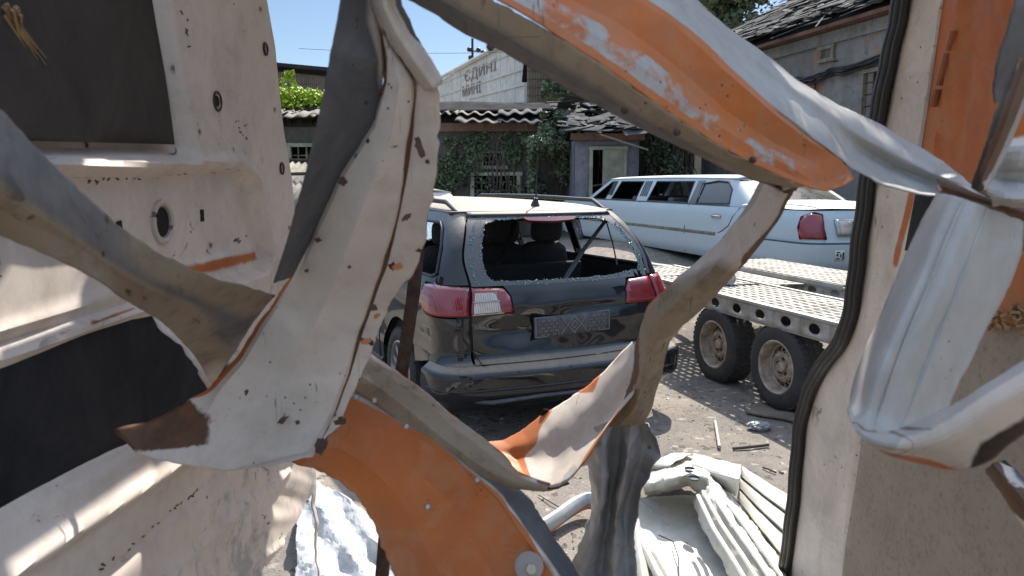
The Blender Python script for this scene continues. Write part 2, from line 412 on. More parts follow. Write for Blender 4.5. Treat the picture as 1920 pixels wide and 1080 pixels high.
# ================================================================ SETTING
def gz(x, y):
    return .30 * sstep(7.2, 9.0, y + .31 * (x - 3)) * sstep(.5, 2.2, x) + .25 * sstep(10, 14, y)
def ground():
    xs = [-60 + i * 5 for i in range(10)] + [-10 + i * .5 for i in range(50)] + [15 + i * 6 for i in range(12)]
    ys = [-30, -20, -10, -5, -2] + [i * .5 for i in range(50)] + [25 + i * 4 for i in range(8)] + [70, 120, 300, 900]
    xs = [-900, -300, -120] + xs + [120, 300, 900]
    vs = [(x, y, gz(x, y) + .012 * fbm((x, y, 0), .9)) for y in ys for x in xs]; n = len(xs)
    fs = [(j * n + i, j * n + i + 1, (j + 1) * n + i + 1, (j + 1) * n + i) for j in range(len(ys) - 1) for i in range(n - 1)]
    o = link('ground', vs, fs, M['ground']); tag(o, kind='structure')
ground()
# ================================================================ VEHICLE SHELL
class Shell:
    def __init__(s, T, nom, rear, r, crown, L, dent=None, fr=.25):
        s.T = T; s.nom = nom; s.rear = rear; s.r = r; s.crown = crown; s.L = L; s.dent = dent; s.fr = fr
    def side_t(s, y):  return s.nom + .1 + (y - (s.crown + s.r)) if False else s.t0() + y - s.y0()
    def arc(s): return s.r * PI / 2
    def t0(s): return s.rear + s.arc()
    def y0(s): return s.crown + s.r
    def __call__(s, t, z, off=0.0):
        a = abs(t); sg = 1 if t >= 0 else -1; W = tab(s.T, z, 1) ; yr = tab(s.T, z, 2)
        rr = s.r * (1 - .5 * sstep(.92, 1.2, z)); q = W - rr
        if a <= s.rear:
            u = a / s.rear; x = q * u; y = yr + s.crown * u * u; n = Vector((-.0, -1, 0)); n = Vector((2 * s.crown * u / q, -1, 0)).normalized()
        elif a <= s.t0():
            th = (a - s.rear) / s.r; x = q + rr * math.sin(th); y = yr + s.crown + rr * (1 - math.cos(th)); n = Vector((math.sin(th), -math.cos(th), 0))
        else:
            d = a - s.t0(); y = s.crown + rr + (s.r - rr) * min(1, d / .6) + d + yr * max(0, 1 - d / .6); x = W; n = Vector((1, 0, 0))
            f = (y - (s.L - 1.3)) / 1.3
            if f > 0: x = W - .16 * f * f
            x += .008 * math.sin(y * 1.3)
        p = Vector((x + n.x * off, y + n.y * off, z))
        if s.dent: p = s.dent(a * sg, z, p, n)
        p.x *= sg
        return p
def archcut(t0, r, z0, n=16, zc=None):
    zc = zc if zc is not None else z0
    out = []
    for k in range(n + 1):
        a = PI - PI * k / n; out.append((t0 + r * math.cos(a), zc + r * math.sin(a)))
    return out
def side_poly(ta, tb, z0, z1, arches, zc):
    pts = [(ta, z0)]
    for c, r in arches:
        a = archcut(c, r, zc)
        pts += [(a[0][0], z0)] + a + [(a[-1][0], z0)]
    pts += [(tb, z0), (tb, z1), (ta, z1)]
    return pts
def neg(poly): return [(-x, y) for x, y in poly][::-1]
def wheel(parent, loc, side, R=.32, wid=.21, rr=.20, rim='steel', name='wheel', label=None, tyremat=None):
    """wheel with tyre and rim; side=-1: outer face looks to -x"""
    w_ = empty(name, loc); w_.parent = parent
    if label: w_['label'] = label
    h = wid / 2
    prof = [(h * .35, rr * .98), (h * .8, rr * 1.0), (h * .98, rr * 1.05), (h * 1.06, rr + (R - rr) * .45), (h * 1.0, rr + (R - rr) * .75), (h * .86, R * .965), (h * .7, R * .992)]
    tv = []
    vs, fs = lathe(prof + [(-a, b) for a, b in prof[::-1]], n=48)
    vs = [(side * v[0], v[1], v[2]) for v in vs]
    mb = MB().add(vs, fs)
    for k in range(44):      # tread blocks
        a = 2 * PI * k / 44
        for xo in (-.72, -.25, .25, .72):
            Mx = Matrix.Rotation(a + (.04 if abs(xo) < .5 else 0), 4, 'X')
            mb.box(Mx @ Vector((xo * h * .95, 0, R * .985)), (h * .36, R * .09, .016), Mx)
    mb.build('tyre', tyremat or M['tyre'], w_, smooth=True, angle=50)
    n = 16 if rim == 'steel' else 7
    if rim == 'steel':
        rp = [(h * .96, rr * 1.03), (h * 1.0, rr * .98), (h * .9, rr * .93), (h * .55, rr * .90), (h * .2, rr * .86), (h * .12, rr * .80)]
        vs, fs = lathe(rp, n=48); mb = MB().add([(side * v[0], v[1], v[2]) for v in vs], fs)
        # disc with round holes
        m_ = n; r0, r1 = rr * .42, rr * .80
        def dp(r, a):
            u = (r - r0) / (r1 - r0); x = h * (.12 + .38 * math.sin(min(1, 1 - u) * PI * .5))
            return Vector((side * x, r * math.cos(a), r * math.sin(a)))
        rc = rr * .68; hr = rr * .095
        for k in range(m_):
            a0 = 2 * PI * k / m_; da = 2 * PI / m_
            o8 = []; i8 = []
            for q in range(8):
                th = 2 * PI * (q + .5) / 8; c_, s_ = math.cos(th), math.sin(th); mx = max(abs(c_), abs(s_))
                ra = rc + (c_ / mx) * (r1 - rc if c_ > 0 else rc - rr * .56); aa = a0 + (s_ / mx) * da / 2
                o8.append(dp(ra, aa)); i8.append(dp(rc + hr * c_, a0 + hr * s_ / rc))
            mb.add(o8 + i8, [(q, (q + 1) % 8, 8 + (q + 1) % 8, 8 + q) for q in range(8)])
        vs, fs = lathe([(h * .42, rr * .565), (h * .52, rr * .48), (h * .54, rr * .42), (h * .36, rr * .40), (h * .30, rr * .34), (h * .30, rr * .22), (h * .55, rr * .19), (h * .58, rr * .10), (h * .58, .001)], n=32)
        mb.add([(side * v[0], v[1], v[2]) for v in vs], fs)
        rm = mb.build('rim', M['rim'], w_, smooth=True, angle=30)
        for k in range(5):
            a = 2 * PI * k / 5 + .3
            b = MB().tube([(side * h * .28, rr * .30 * math.cos(a), rr * .30 * math.sin(a)), (side * h * .42, rr * .30 * math.cos(a), rr * .30 * math.sin(a))], .012, 6)
            b.build('wheel_bolt', M['rust'], rm)
        bk = lathe([(h * .02, .001), (h * .02, rr * .9)], n=32); MB().add([(side * v[0], v[1], v[2]) for v in bk[0]], bk[1]).build('brake_drum', M['plastic'], w_)
    else:
        rp = [(h * .96, rr * 1.03), (h * 1.0, rr * .97), (h * .8, rr * .93), (h * .1, rr * .90)]
        vs, fs = lathe(rp, n=40); mb = MB().add([(side * v[0], v[1], v[2]) for v in vs], fs)
        for k in range(10):
            a = 2 * PI * k / 10; Mx = Matrix.Rotation(a, 4, 'X')
            mb.box(Mx @ Vector((side * h * .7, 0, rr * .52)), (h * .3, rr * .17, rr * .82), Mx)
        vs, fs = lathe([(h * .8, rr * .22), (h * .9, rr * .15), (h * .9, .001)], n=20); mb.add([(side * v[0], v[1], v[2]) for v in vs], fs)
        mb.build('rim', M['alloy'], w_, smooth=True, angle=30)
        bk = lathe([(h * .3, .001), (h * .3, rr * .9)], n=32); MB().add([(side * v[0], v[1], v[2]) for v in bk[0]], bk[1]).build('brake_disc', M['plastic'], w_)
    return w_
# ================================================================ BLACK ESTATE CAR
glassy = simple('cracked_windscreen', (.62, .80, .78), .45, 0, .3, 60); glassy.node_tree.nodes['Principled BSDF'].inputs['Transmission Weight'].default_value = .85
def station_wagon():
    root = empty('station_wagon', (.44, 4.80, 0), math.radians(27), 'wrecked black estate car with smashed rear window and dusty roof seen through the torn van', 'car')
    T = [(.15, .79, .12), (.22, .87, .02), (.30, .90, -.01), (.46, .905, -.02), (.505, .905, -.01), (.55, .90, .05), (.75, .905, .05), (.86, .90, .065), (.95, .875, .10), (1.0, .855, .135), (1.12, .81, .205), (1.25, .755, .29), (1.36, .70, .38), (1.44, .645, .48)]
    def dent(t, z, p, n):
        if -.75 < t < .8 and .5 < z < 1.0:
            f = sstep(.505, .55, z) * sstep(.99, .88, z)
            a = .055 * math.exp(-((t + .38) / .22) ** 2 - ((z - .70) / .09) ** 2) + .02 * math.exp(-((t - .1) / .35) ** 2 - ((z - .82) / .05) ** 2)
            nz = .016 * noise.noise(Vector((t * 4.0, z * 7, 3.1))) + .004 * noise.noise(Vector((t * 10, z * 13, 1)))
            k = math.exp(-((t + .25) / .42) ** 2) + .25
            p = p - n * f * (a + nz * k)
        elif t < -.7:
            p = p - n * .016 * noise.noise(Vector((p.y * 2.3, z * 4, 7)))
        return p
    S = Shell(T, .9, .715, .18, .075, 4.80, dent); B = M['blackcar']; t0 = S.t0(); y0 = S.y0()
    ty = lambda y: t0 + y - y0
    zc = .32
    # lower sides
    for sg in (-1, 1):
        poly = side_poly(.715, ty(4.7), .26, 1.0, [(ty(.98), .37), (ty(3.75), .37)], zc)
        lt = [(.715, .80), (1.30, .80), (1.19, .995), (.715, .995)]
        # body side behind lamp: split above / below lamp with notch
        poly = [(ty(.98) - .37, .26)] + archcut(ty(.98), .37, zc) + [(ty(.98) + .37, .26), (ty(3.75) - .37, .26)] + archcut(ty(3.75), .37, zc) + [(ty(3.75) + .37, .26), (ty(4.7), .26), (ty(4.7), 1.0), (1.20, 1.0), (1.24, .89), (1.10, .80), (.715, .80), (.715, .555), (1.13, .555), (ty(.98) - .37, .40)]
        poly = [(ty(.98) - .33, .44)] + archcut(ty(.98), .37, zc)[3:] + [(ty(.98) + .37, .26), (ty(3.75) - .37, .26)] + archcut(ty(3.75), .37, zc) + [(ty(3.75) + .37, .26), (ty(4.7), .26), (ty(4.7), 1.0), (1.20, 1.0), (1.24, .89), (1.10, .80), (.715, .80), (.715, .51), (1.10, .51)]
        if sg < 0: patch('side_panel', neg(poly), S, .04, B, root, angle=60)
        else: patch('side_panel', poly, S, .04, B, root, angle=60)
        # greenhouse
        gp = [(.715, 1.0), (ty(4.0), 1.0), (ty(3.2), 1.44), (.715, 1.44)]
        h1 = [(t0 + .02, 1.06), (t0 + .10, 1.04), (ty(1.32), 1.035), (ty(1.30), 1.375), (t0 + .20, 1.375), (t0 + .10, 1.34), (t0 + .04, 1.22)]
        h2 = [(ty(1.42), 1.035), (ty(2.36), 1.03), (ty(2.36), 1.39), (ty(1.40), 1.38)]
        h3 = [(ty(2.46), 1.03), (ty(3.62), 1.03), (ty(3.1), 1.37), (ty(2.46), 1.39)]
        hs = [h1, h2, h3]
        if sg < 0: patch('window_frame', neg(gp), S, .05, B, root, holes=[neg(h) for h in hs], angle=60)
        else: patch('window_frame', gp, S, .05, B, root, holes=hs, angle=60)
        for h in hs:       # rubber frame round each opening
            mb = MB(); lp = [S(sg * a, b, .004) for a, b in h]; mb.tube(lp + [lp[0]], .011, 6, cap=False); mb.build('window_rubber', M['plastic'], root, smooth=True)
        # inner trim panels so the shell has depth
        ip = [(.80, .40), (ty(4.0), .40), (ty(4.0), 1.02), (.80, 1.02)]
        patch('inner_trim', ip if sg > 0 else neg(ip), lambda t, z: S(t, z, -.07), .12, M['fabric'], root)
        pl = [(.80, 1.02), (t0, 1.02), (t0 + .02, 1.25), (t0 + .14, 1.40), (.80, 1.40)]
        patch('pillar_trim', pl if sg > 0 else neg(pl), lambda t, z: S(t, z, -.05), .08, M['trim'], root)
        # door seams, handle, sill, mirror
        for y in (1.38, 2.42, 3.45):
            mb = MB(); mb.tube([S(sg * ty(y + (.05 if y < 1.5 else 0) * (1 - k / 8)), .30 + .7 * k / 8, .001) for k in range(9)], .004, 5); mb.build('door_seam', M['blackhole'], root)
        for y in (1.60, 2.62):
            mb = MB(); mb.tube([S(sg * ty(y), .93, .012), S(sg * ty(y + .09), .935, .045), S(sg * ty(y + .2), .93, .012)], .016, 8); mb.build('door_handle', B, root, smooth=True)
        mb = MB(); mb.tube([S(sg * ty(.98 + .37), .27, .006), S(sg * ty(3.75 - .37), .27, .006)], .03, 8, flat=1.6); mb.build('sill', M['plastic'], root, smooth=True)
        m_ = bmesh.new(); bmesh.ops.create_uvsphere(m_, u_segments=16, v_segments=10, radius=1)
        for v in m_.verts: v.co = Vector((v.co.x * .10 + sg * .99, v.co.y * .06 + 3.3, v.co.z * .075 + 1.06))
        me = bpy.data.meshes.new('wing_mirror'); m_.to_mesh(me); m_.free(); me.shade_smooth(); me.materials.append(B); o = bpy.data.objects.new('wing_mirror', me); col.objects.link(o); o.parent = root
        # rear lamps: outer cluster on the body, inner one on the tailgate
        lens = M['redlens']
        po = [(.725, .815), (1.09, .81), (1.22, .89), (1.18, .985), (1.0, 1.0), (.725, .99)]
        tl = patch('tail_light', po if sg > 0 else neg(po), lambda t, z: S(t, z, .012), .03, lens, root, thick=.02)
        po = [(.43, .822), (.705, .812), (.705, .985), (.50, .975), (.455, .92)]
        tl = patch('tail_light', po if sg > 0 else neg(po), lambda t, z: S(t, z, .012), .03, lens, root, thick=.02)
        if sg < 0:
            pc = [(.515, .835), (.69, .83), (.69, .895), (.535, .90)]
            patch('reversing_lens', neg(pc), lambda t, z: S(t, z, .017), .03, M['clearlens'], tl)
            pc = [(.54, .908), (.69, .903), (.69, .955), (.565, .955)]
            patch('indicator_lens', neg(pc), lambda t, z: S(t, z, .017), .03, M['clearlens'], tl)
            mb = MB(); mb.tube([S(-.50, .828, .02), S(-.70, .823, .02)], .005, 5); mb.tube([S(-.53, .83, .022), S(-.555, .97, .022)], .005, 5); mb.tube([S(-.70, .90, .022), S(-.53, .903, .022)], .004, 5)
            mb.build('lamp_trim', M['metal'], tl, smooth=True)
    # tailgate
    tg = patch('tailgate', [(-.70, .515), (.70, .515), (.70, .808), (.42, .815), (.445, .925), (.49, .99), (-.49, .99), (-.445, .925), (-.42, .815), (-.70, .808)], lambda t, z: S(t, z, .004), .018, B, root, angle=75)
    hole = [(-.585, 1.06), (-.56, 1.02), (-.3, 1.008), (.3, 1.012), (.62, 1.03), (.645, 1.07), (.63, 1.25), (.60, 1.365), (.50, 1.39), (.2, 1.40), (-.2, 1.40), (-.48, 1.39), (-.56, 1.365), (-.585, 1.25)]
    hole = [(x + .012 * noise.noise(Vector((x * 9, z * 9, 0))), z + .01 * noise.noise(Vector((x * 9, z * 9, 5)))) for x, z in hole]
    gl = patch('rear_glass_rim', [(-.70, .99), (.70, .99), (.70, 1.425), (-.70, 1.425)], lambda t, z: S(t, z, .003), .04, M['glass'], tg, holes=[hole])
    patch('roof_edge', [(-.715, 1.415), (.715, 1.415), (.715, 1.448), (-.715, 1.448)], lambda t, z: S(t, z, .014), .05, B, tg, thick=.05, offset=-1)
    rnd = random.Random(4); mb = MB()
    for i in range(len(hole)):
        a = hole[i]; b = hole[(i + 1) % len(hole)]; L = math.hypot(a[0] - b[0], a[1] - b[1]); m = int(L / .0075)
        for k in range(m):
            u = rnd.random(); x = lerp(a[0], b[0], u); z = lerp(a[1], b[1], u)
            cx, cz = x / .62, (z - 1.2) / .17; sprd = abs(rnd.gauss(0, .013)); s_ = rnd.uniform(.002, .0058)
            lx = math.hypot(cx, cz); p = S(x + cx / lx * sprd - .004 * cx, z + cz / lx * sprd - .004 * cz, .006)
            mb.box(p, (s_ * 2, s_, s_ * 1.5), Matrix.Rotation(rnd.uniform(0, 6), 3, Vector((rnd.random(), rnd.random(), rnd.random()))))
    for k in range(230):      # crackled crumbs still clinging to the glass at the right side and edges
        sd = rnd.choice((1, 1, 1, -1)); x = sd * (.645 + .035 * rnd.random() * (1.4 if sd > 0 else .7)); z = rnd.uniform(1.0, 1.36); s_ = rnd.uniform(.002, .0055)
        if sd > 0 and rnd.random() < .4: z = rnd.uniform(1.0, 1.12)
        mb.box(S(x, z, .006), (s_ * 2, s_, s_ * 1.6), Matrix.Rotation(rnd.uniform(0, 6), 3, Vector((rnd.random(), rnd.random(), rnd.random()))))
    for k in range(110):
        x = rnd.uniform(-.66, .66); mb.box(S(x, 1.407 + rnd.random() * .012, .006), (.007, .004, .005), Matrix.Rotation(rnd.uniform(0, 6), 3, Vector((1, rnd.random(), 1))))
    mb.build('broken_glass', M['crumb'], tg)['kind'] = 'stuff'
    # high brake light hanging a little
    mb = MB(); n = 14
    rows = [[S(-.20 + .50 * k / n - .05, 1.395 - (.017 if q else 0) * (1 if 0 < k < n else .2) - .01 * (1 - (2 * k / n - 1) ** 2) * q, .02) for k in range(n + 1)] for q in (0, 1)]
    mb.add(rows[0] + rows[1], [(k, k + 1, n + 2 + k, n + 1 + k) for k in range(n)]); mb.build('brake_light', M['brakelens'], tg, thick=.02)
    # seams
    mb = MB()
    sm = [(-.71, .99), (-.712, .80), (-.71, .60), (-.66, .508), (.66, .508), (.71, .60), (.712, .80), (.71, .99)]
    mb.tube([S(a, b, .002) for a, b in sm], .006, 5); mb.build('tailgate_gap', M['blackhole'], root)
    # licence plate holder with its diamond pattern
    pp = [(-.30, .655), (.27, .655), (.27, .79), (-.30, .79)]
    Sp = Shell(T, .9, .715, .18, .075, 4.80)
    pl = patch('plate_holder', pp, lambda t, z: Sp(t, z + t * .02, .012), .05, M['trim'], tg, thick=.012)
    mb = MB(); ppm = lambda x, z, h=0: Sp(x, z + x * .02, .013 + h)
    def bar(x0, z0, x1, z1, w_=.0035):
        d = Vector((x1 - x0, z1 - z0)); L = d.length or 1e-6; nx, nz = -d.y / L * w_, d.x / L * w_
        mb.prism([(x0 + nx, z0 + nz), (x0 - nx, z0 - nz), (x1 - nx, z1 - nz), (x1 + nx, z1 + nz)], lambda x, y, h: ppm(x, y, h), .005)
    for a in (-.292, .262): bar(a, .66, a, .785)
    for b in (.66, .785): bar(-.295, b, .265, b)
    cx, cz = -.015, .722
    for q in (.052, .026): 
        for (a, b) in (((-q, 0), (0, q)), ((0, q), (q, 0)), ((q, 0), (0, -q)), ((0, -q), (-q, 0))): bar(cx + a[0], cz + a[1], cx + b[0], cz + b[1])
    bar(cx - .10, .78, cx, .664, .003); bar(cx + .10, .78, cx, .664, .003); bar(cx - .10, .664, cx, .78, .003); bar(cx + .10, .664, cx, .78, .003)
    for sgn in (-1, 1):
        for k in range(7):
            x = cx + sgn * (.115 + k * .020)
            for j in range(5):
                z = .672 + j * .0225
                if (k + j) % 2: bar(x, z, x + sgn * .016, z, .0025)
                else: bar(x, z - .008, x, z + .010, .0025)
    mb.build('plate_pattern', simple('worn_grey_plastic', (.16, .16, .16), .6), pl)
    # bumper
    bp = [(-1.10, .22), (1.10, .22), (1.14, .36), (1.10, .508), (-1.10, .508), (-1.14, .36)]
    patch('bumper', bp, lambda t, z: S(t, z, .055 * sstep(.508, .46, z) + .0 - .05 * sstep(.32, .22, z)), (.04, .022), B, root, angle=60)
    sh = [(-.98, 0), (.98, 0), (.98, 1), (-.98, 1)]
    patch('bumper_step', sh, lambda t, u: S(t, .552 + .006 * u, .045 - .0 - .075 * u) if False else S(t, .509, lerp(.002, -.06, u)), (.05, .25), B, root)
    mb = MB()
    mb.tube([S(-1.02 + 2.04 * k / 20, .365, .056) for k in range(21)], .009, 5); mb.build('bumper_groove', M['plastic'], root)
    mb = MB(); mb.tube([S(-.9, .30, .03), S(-.62, .285, .055), S(-.3, .30, .05), S(.1, .29, .045), S(.6, .285, .03)], [.02, .03, .028, .028, .02], 6, flat=.5); mb.build('bumper_lower_strip', M['trim'], root, smooth=True)
    for sg in (-1, 1):
        pr = [(.80, .325), (1.02, .33), (1.02, .37), (.80, .365)]
        patch('bumper_reflector', pr if sg > 0 else neg(pr), lambda t, z: S(t, z, .052), .04, M['redlens'], root, thick=.01)
    for x in (-.45, -.1, .35, .62):
        c = S(x, .46, .048); mb = MB(); mb.tube([c, c + Vector((0, -.004, 0))], .013, 10); mb.build('parking_sensor', M['plastic'], root)
    # roof
    def rf(x, y):
        u = x / .67; e_ = sstep(.45, .85, y); zz = 1.44 + .055 * (1 - abs(u) ** 2.6) * (.12 + .88 * e_) + .02 * math.sin(max(0, y - .46) / 2.9 * PI)
        return Vector((x * (1.0 if y > 1 else 1), y, zz + .003 * noise.noise(Vector((x * 3, y * 3, 0)))))
    def roofmap(x, v):
        xx = x; yb = .468 + .075 * (abs(x) / .5) ** 2 if abs(x) < .5 else .543 + .06 * ((abs(x) - .5) / .17) ** 2
        y = lerp(yb, 3.25 - .05 * x * x, v); return rf(xx, y)
    patch('roof', [(-.655, 0), (.655, 0), (.655, 1), (-.655, 1)], roofmap, (.05, .02), B, root, thick=.02, angle=60)
    for sg in (-1, 1):
        pts = [rf(sg * .60, .62) + Vector((0, 0, -.005))] + [rf(sg * .605, .62 + 2.4 * k / 14) + Vector((0, 0, .048)) for k in range(1, 14)] + [rf(sg * .6, 3.05)]
        mb = MB(); mb.tube(pts, [.012] + [.017] * 13 + [.012], 8); mb.build('roof_rail', M['plastic'], root, smooth=True)
    a0 = rf(.03, .66); mb = MB(); mb.tube([a0, a0 + Vector((0, 0, .02)), a0 + Vector((.0, -.01, .055))], [.035, .026, .012], 10); mb.tube([a0 + Vector((0, -.01, .05)), a0 + Vector((.0, -.03, .36))], [.0065, .0035], 6); mb.build('antenna', M['plastic'], root, smooth=True)
    # hood, nose, windscreen
    patch('bonnet', [(-.86, 3.75), (.86, 3.75), (.80, 4.72), (-.80, 4.72)], lambda x, y: Vector((x * (1 - .1 * max(0, (y - 4.2))), y, 1.01 - .14 * ((y - 3.75)) ** 1.3 - .05 * (x / .9) ** 2)), .08, B, root)
    patch('front_bumper', [(-.86, .25), (.86, .25), (.84, .86), (-.84, .86)], lambda x, z: Vector((x, 4.80 - .25 * (x / .86) ** 4 - .1 * abs(z - .5), z)), .08, B, root)
    patch('windscreen', [(-.80, 0), (.80, 0), (.64, 1), (-.64, 1)], lambda x, v: Vector((x, lerp(4.0, 3.2, v) - .1 * x * x, lerp(1.0, 1.46, v))), .1, glassy, root)
    # cabin
    mb = MB(); mb.box((0, 2.2, .38), (1.62, 3.7, .06)); mb.build('cabin_floor', M['fabric'], root)
    mb = MB(); mb.box((0, .62, .70), (1.34, .9, .04)); mb.build('boot_floor', M['fabric'], root)
    def seat(x, y, w_, name='rear_seat'):
        s_ = empty(name, (x, y, .42)); s_.parent = root
        def cush(nm, c, d, tilt):
            m_ = bmesh.new(); bmesh.ops.create_cube(m_, size=1); bmesh.ops.subdivide_edges(m_, edges=m_.edges, cuts=4, use_grid_fill=True)
            R_ = Matrix.Rotation(tilt, 3, 'X')
            for v in m_.verts:
                q = v.co * 2; L = max(abs(q.x), abs(q.y), abs(q.z)); e = (abs(q.x) ** 4 + abs(q.y) ** 4 + abs(q.z) ** 4) ** .25; q = q * (L / e) if e else q
                v.co = R_ @ Vector((q.x * d[0] / 2, q.y * d[1] / 2, q.z * d[2] / 2)) + Vector(c)
            me = bpy.data.meshes.new(nm); m_.to_mesh(me); m_.free(); me.shade_smooth(); me.materials.append(M['fabric']); o = bpy.data.objects.new(nm, me); col.objects.link(o); o.parent = s_
        cush('backrest', (0, 0, .44), (w_, .14, .62), .18); cush('seat_cushion', (0, .28, .12), (w_, .55, .16), 0); cush('headrest', (0, -.10, .84), (.27, .11, .20), .1)
        mb = MB()
        for q in (-.06, .06): mb.tube([(q, -.05, .70), (q, -.09, .80)], .007, 6)
        mb.build('headrest_post', M['metal'], s_)
    for x in (-.40, .06, .46): seat(x, 1.35, .47)
    for x in (-.36, .40): seat(x, 2.45, .5, 'front_seat')
    mb = MB()
    mb.tube([(.60, .60, 1.36), (.38, .55, 1.16), (.18, .42, 1.02), (.1, .40, .93)], .022, 6, flat=.15); mb.build('seat_belt', M['trim'], root)
    mb = MB(); mb.tube([(-.52, .5, .80), (-.25, .75, 1.0), (.0, 1.0, 1.24), (.1, 1.1, 1.36)], .02, 6, flat=.2); mb.build('seat_belt', M['plastic'], root)
    mb = MB(); mb.tube([(.40, .50, 1.41), (.52, .47, 1.35), (.55, .43, 1.2), (.50, .30, 1.06)], .006, 6); mb.build('hanging_cable', M['plastic'], root)
    mb = MB(); mb.box((0, .98, .86), (1.22, .05, .34), Matrix.Rotation(.15, 3, 'X')); mb.build('luggage_cover', M['fabric'], root, bevel=.02)
    for x, y, s_ in ((-.86, .98, -1), (.86, .98, 1), (-.86, 3.75, -1), (.86, 3.75, 1)): wheel(root, (x * .94, y, .30), s_, .31, .20, .21, 'alloy')
    # inner arch liners
    for sg in (-1, 1):
        for y in (.98, 3.75):
            mb = MB(); pts = [(sg * .70, y + .38 * math.cos(PI * k / 12), .32 + .38 * math.sin(PI * k / 12)) for k in range(13)]; q = [(sg * .88, p[1], p[2]) for p in pts]
            mb.add(pts + q, [(k, k + 1, 14 + k, 13 + k) for k in range(12)]); mb.build('wheel_arch_liner', M['plastic'], root)
station_wagon()
# ================================================================ WHITE LIMOUSINE
def limousine():
    root = empty('limousine', (4.56, 9.2, .29), math.radians(18), 'dusty pale blue white stretch limousine parked behind the flatbed trailer', 'limousine')
    T = [(.20, .90, .10), (.28, .955, .03), (.36, .975, .0), (.52, .985, -.02), (.60, .985, -.02), (.63, .975, .02), (.75, .975, .04), (.88, .955, .08), (.96, .93, .13), (1.0, .91, .17)]
    S = Shell(T, .97, .76, .22, .10, 8.6); B = M['limo']; t0 = S.t0(); y0 = S.y0(); ty = lambda y: t0 + y - y0
    A = [(ty(1.65), .37), (ty(7.4), .37)]
    for sg in (-1, 1):
        poly = side_poly(.76, ty(8.4), .24, 1.0, A, .31)
        patch('side_panel', poly if sg > 0 else neg(poly), S, .06, B, root, angle=60)
        # doors as slight seams
        for pts in ([(1.62, 1.0), (1.74, .86), (1.80, .74), (1.95, .66), (2.05, .62)], [(2.98, 1.0), (3.0, .6), (3.0, .27)], [(4.62, 1.0), (4.62, .27)], [(6.5, 1.0), (6.5, .27)]):
            mb = MB(); mb.tube([S(sg * ty(a), b, .001) for a, b in pts], .007, 5); mb.build('door_seam', M['blackhole'], root)
        mb = MB(); mb.tube([S(sg * ty(2.12 + 5.0 * k / 30), .60, .004) for k in range(31)], .024, 6, flat=.35, up=(1, 0, 0)); mb.build('side_moulding', M['oldwood'], root, smooth=True)
        hb = MB(); hb.tube([S(sg * ty(2.02), .855, .01), S(sg * ty(2.08), .86, .035), S(sg * ty(2.20), .86, .035), S(sg * ty(2.26), .855, .01)], .014, 8)
        hb.box(S(sg * ty(2.14), .857, .004), (.012, .2, .06)); hb.build('door_handle', M['alloy'], root, smooth=True)
        tl = [(.74, .66), (1.06, .66), (1.075, .80), (1.02, .93), (.86, .985), (.77, .96)]
        patch('tail_light', tl if sg > 0 else neg(tl), lambda t, z: S(t, z, .012), .04, M['redlens'], root, thick=.02)
        mb = MB(); lp = [S(sg * a, b, .014) for a, b in tl]; mb.tube(lp + [lp[0]], .008, 6, cap=False); mb.build('lamp_trim', M['plastic'], root, smooth=True)
    patch('rear_panel', [(-.76, .60), (.76, .60), (.76, 1.0), (-.76, 1.0)], S, .06, B, root, angle=60)
    bp = [(-1.6, .24), (1.6, .24), (1.66, .60), (-1.66, .60)]
    bp = [(-ty(1.25), .27), (ty(1.25), .27), (ty(1.3), .60), (-ty(1.3), .60)]
    patch('rear_bumper', bp, lambda t, z: S(t, z, .035 - .03 * sstep(.34, .27, z)), .06, B, root, angle=60)
    patch('bumper_step', [(-1.2, 0), (1.2, 0), (1.2, 1), (-1.2, 1)], lambda t, u: S(t, .601, lerp(.037, -.02, u)), (.06, 1), B, root)
    mb = MB(); mb.tube([S(-ty(1.28) + 2 * ty(1.28) * k / 40, .612, .03) for k in range(41)], .011, 5); mb.build('bumper_strip', M['trim'], root)
    gp = [(-.60, .70), (.60, .70), (.63, .90), (-.63, .90)]
    g = patch('rear_garnish', gp, lambda t, z: S(t, z, .03), .06, M['alloy'], root, thick=.03)
    patch('reversing_lens', [(-.56, .725), (-.42, .725), (-.42, .875), (-.585, .875)], lambda t, z: S(t, z, .035), .06, M['clearlens'], g, thick=.01)
    patch('plate_recess', [(-.40, .725), (.40, .725), (.40, .875), (-.40, .875)], lambda t, z: S(t, z, .035), .1, M['plastic'], g, thick=.01)
    sk = patch('bumper_sticker', [(-.66, .40), (-.53, .40), (-.53, .53), (-.66, .53)], lambda t, z: S(t, z, .041), .06, simple('white_plate', (.7, .7, .7), .5), root, thick=.004)
    mb = MB()
    for (x0, z0, x1, z1) in ((-.645, .50, -.60, .515), (-.645, .46, -.62, .49), (-.60, .45, -.585, .49), (-.645, .42, -.60, .435), (-.57, .42, -.55, .51)):
        mb.prism([(x0, z0), (x1, z0), (x1, z1), (x0, z1)], lambda x, y, h: S(x, y, .0425 + h), .002)
    mb.build('sticker_marks', M['plastic'], sk)
    # boot lid and bonnet decks
    def deck(x, y): return Vector((x, y, 1.0 + .075 * (1 - abs(x / .95) ** 3) * sstep(0, .5, y) + .03 * sstep(.2, 1.3, y)))
    patch('boot_lid', [(-.92, 0), (.92, 0), (.92, 1), (-.92, 1)], lambda x, v: deck(x, lerp(.17 + .10 * (x / .7) ** 2 if abs(x) < .7 else .27 + .22 * (1 - math.sqrt(max(0, 1 - ((abs(x) - .7) / .22) ** 2))), 1.6, v)), (.07, .06), B, root, angle=60)
    for sg in (-1, 1):
        mb = MB(); mb.tube([deck(sg * .72, .30 + .1 * k) + Vector((0, 0, .002)) for k in range(10)], .006, 5); mb.build('boot_gap', M['blackhole'], root)
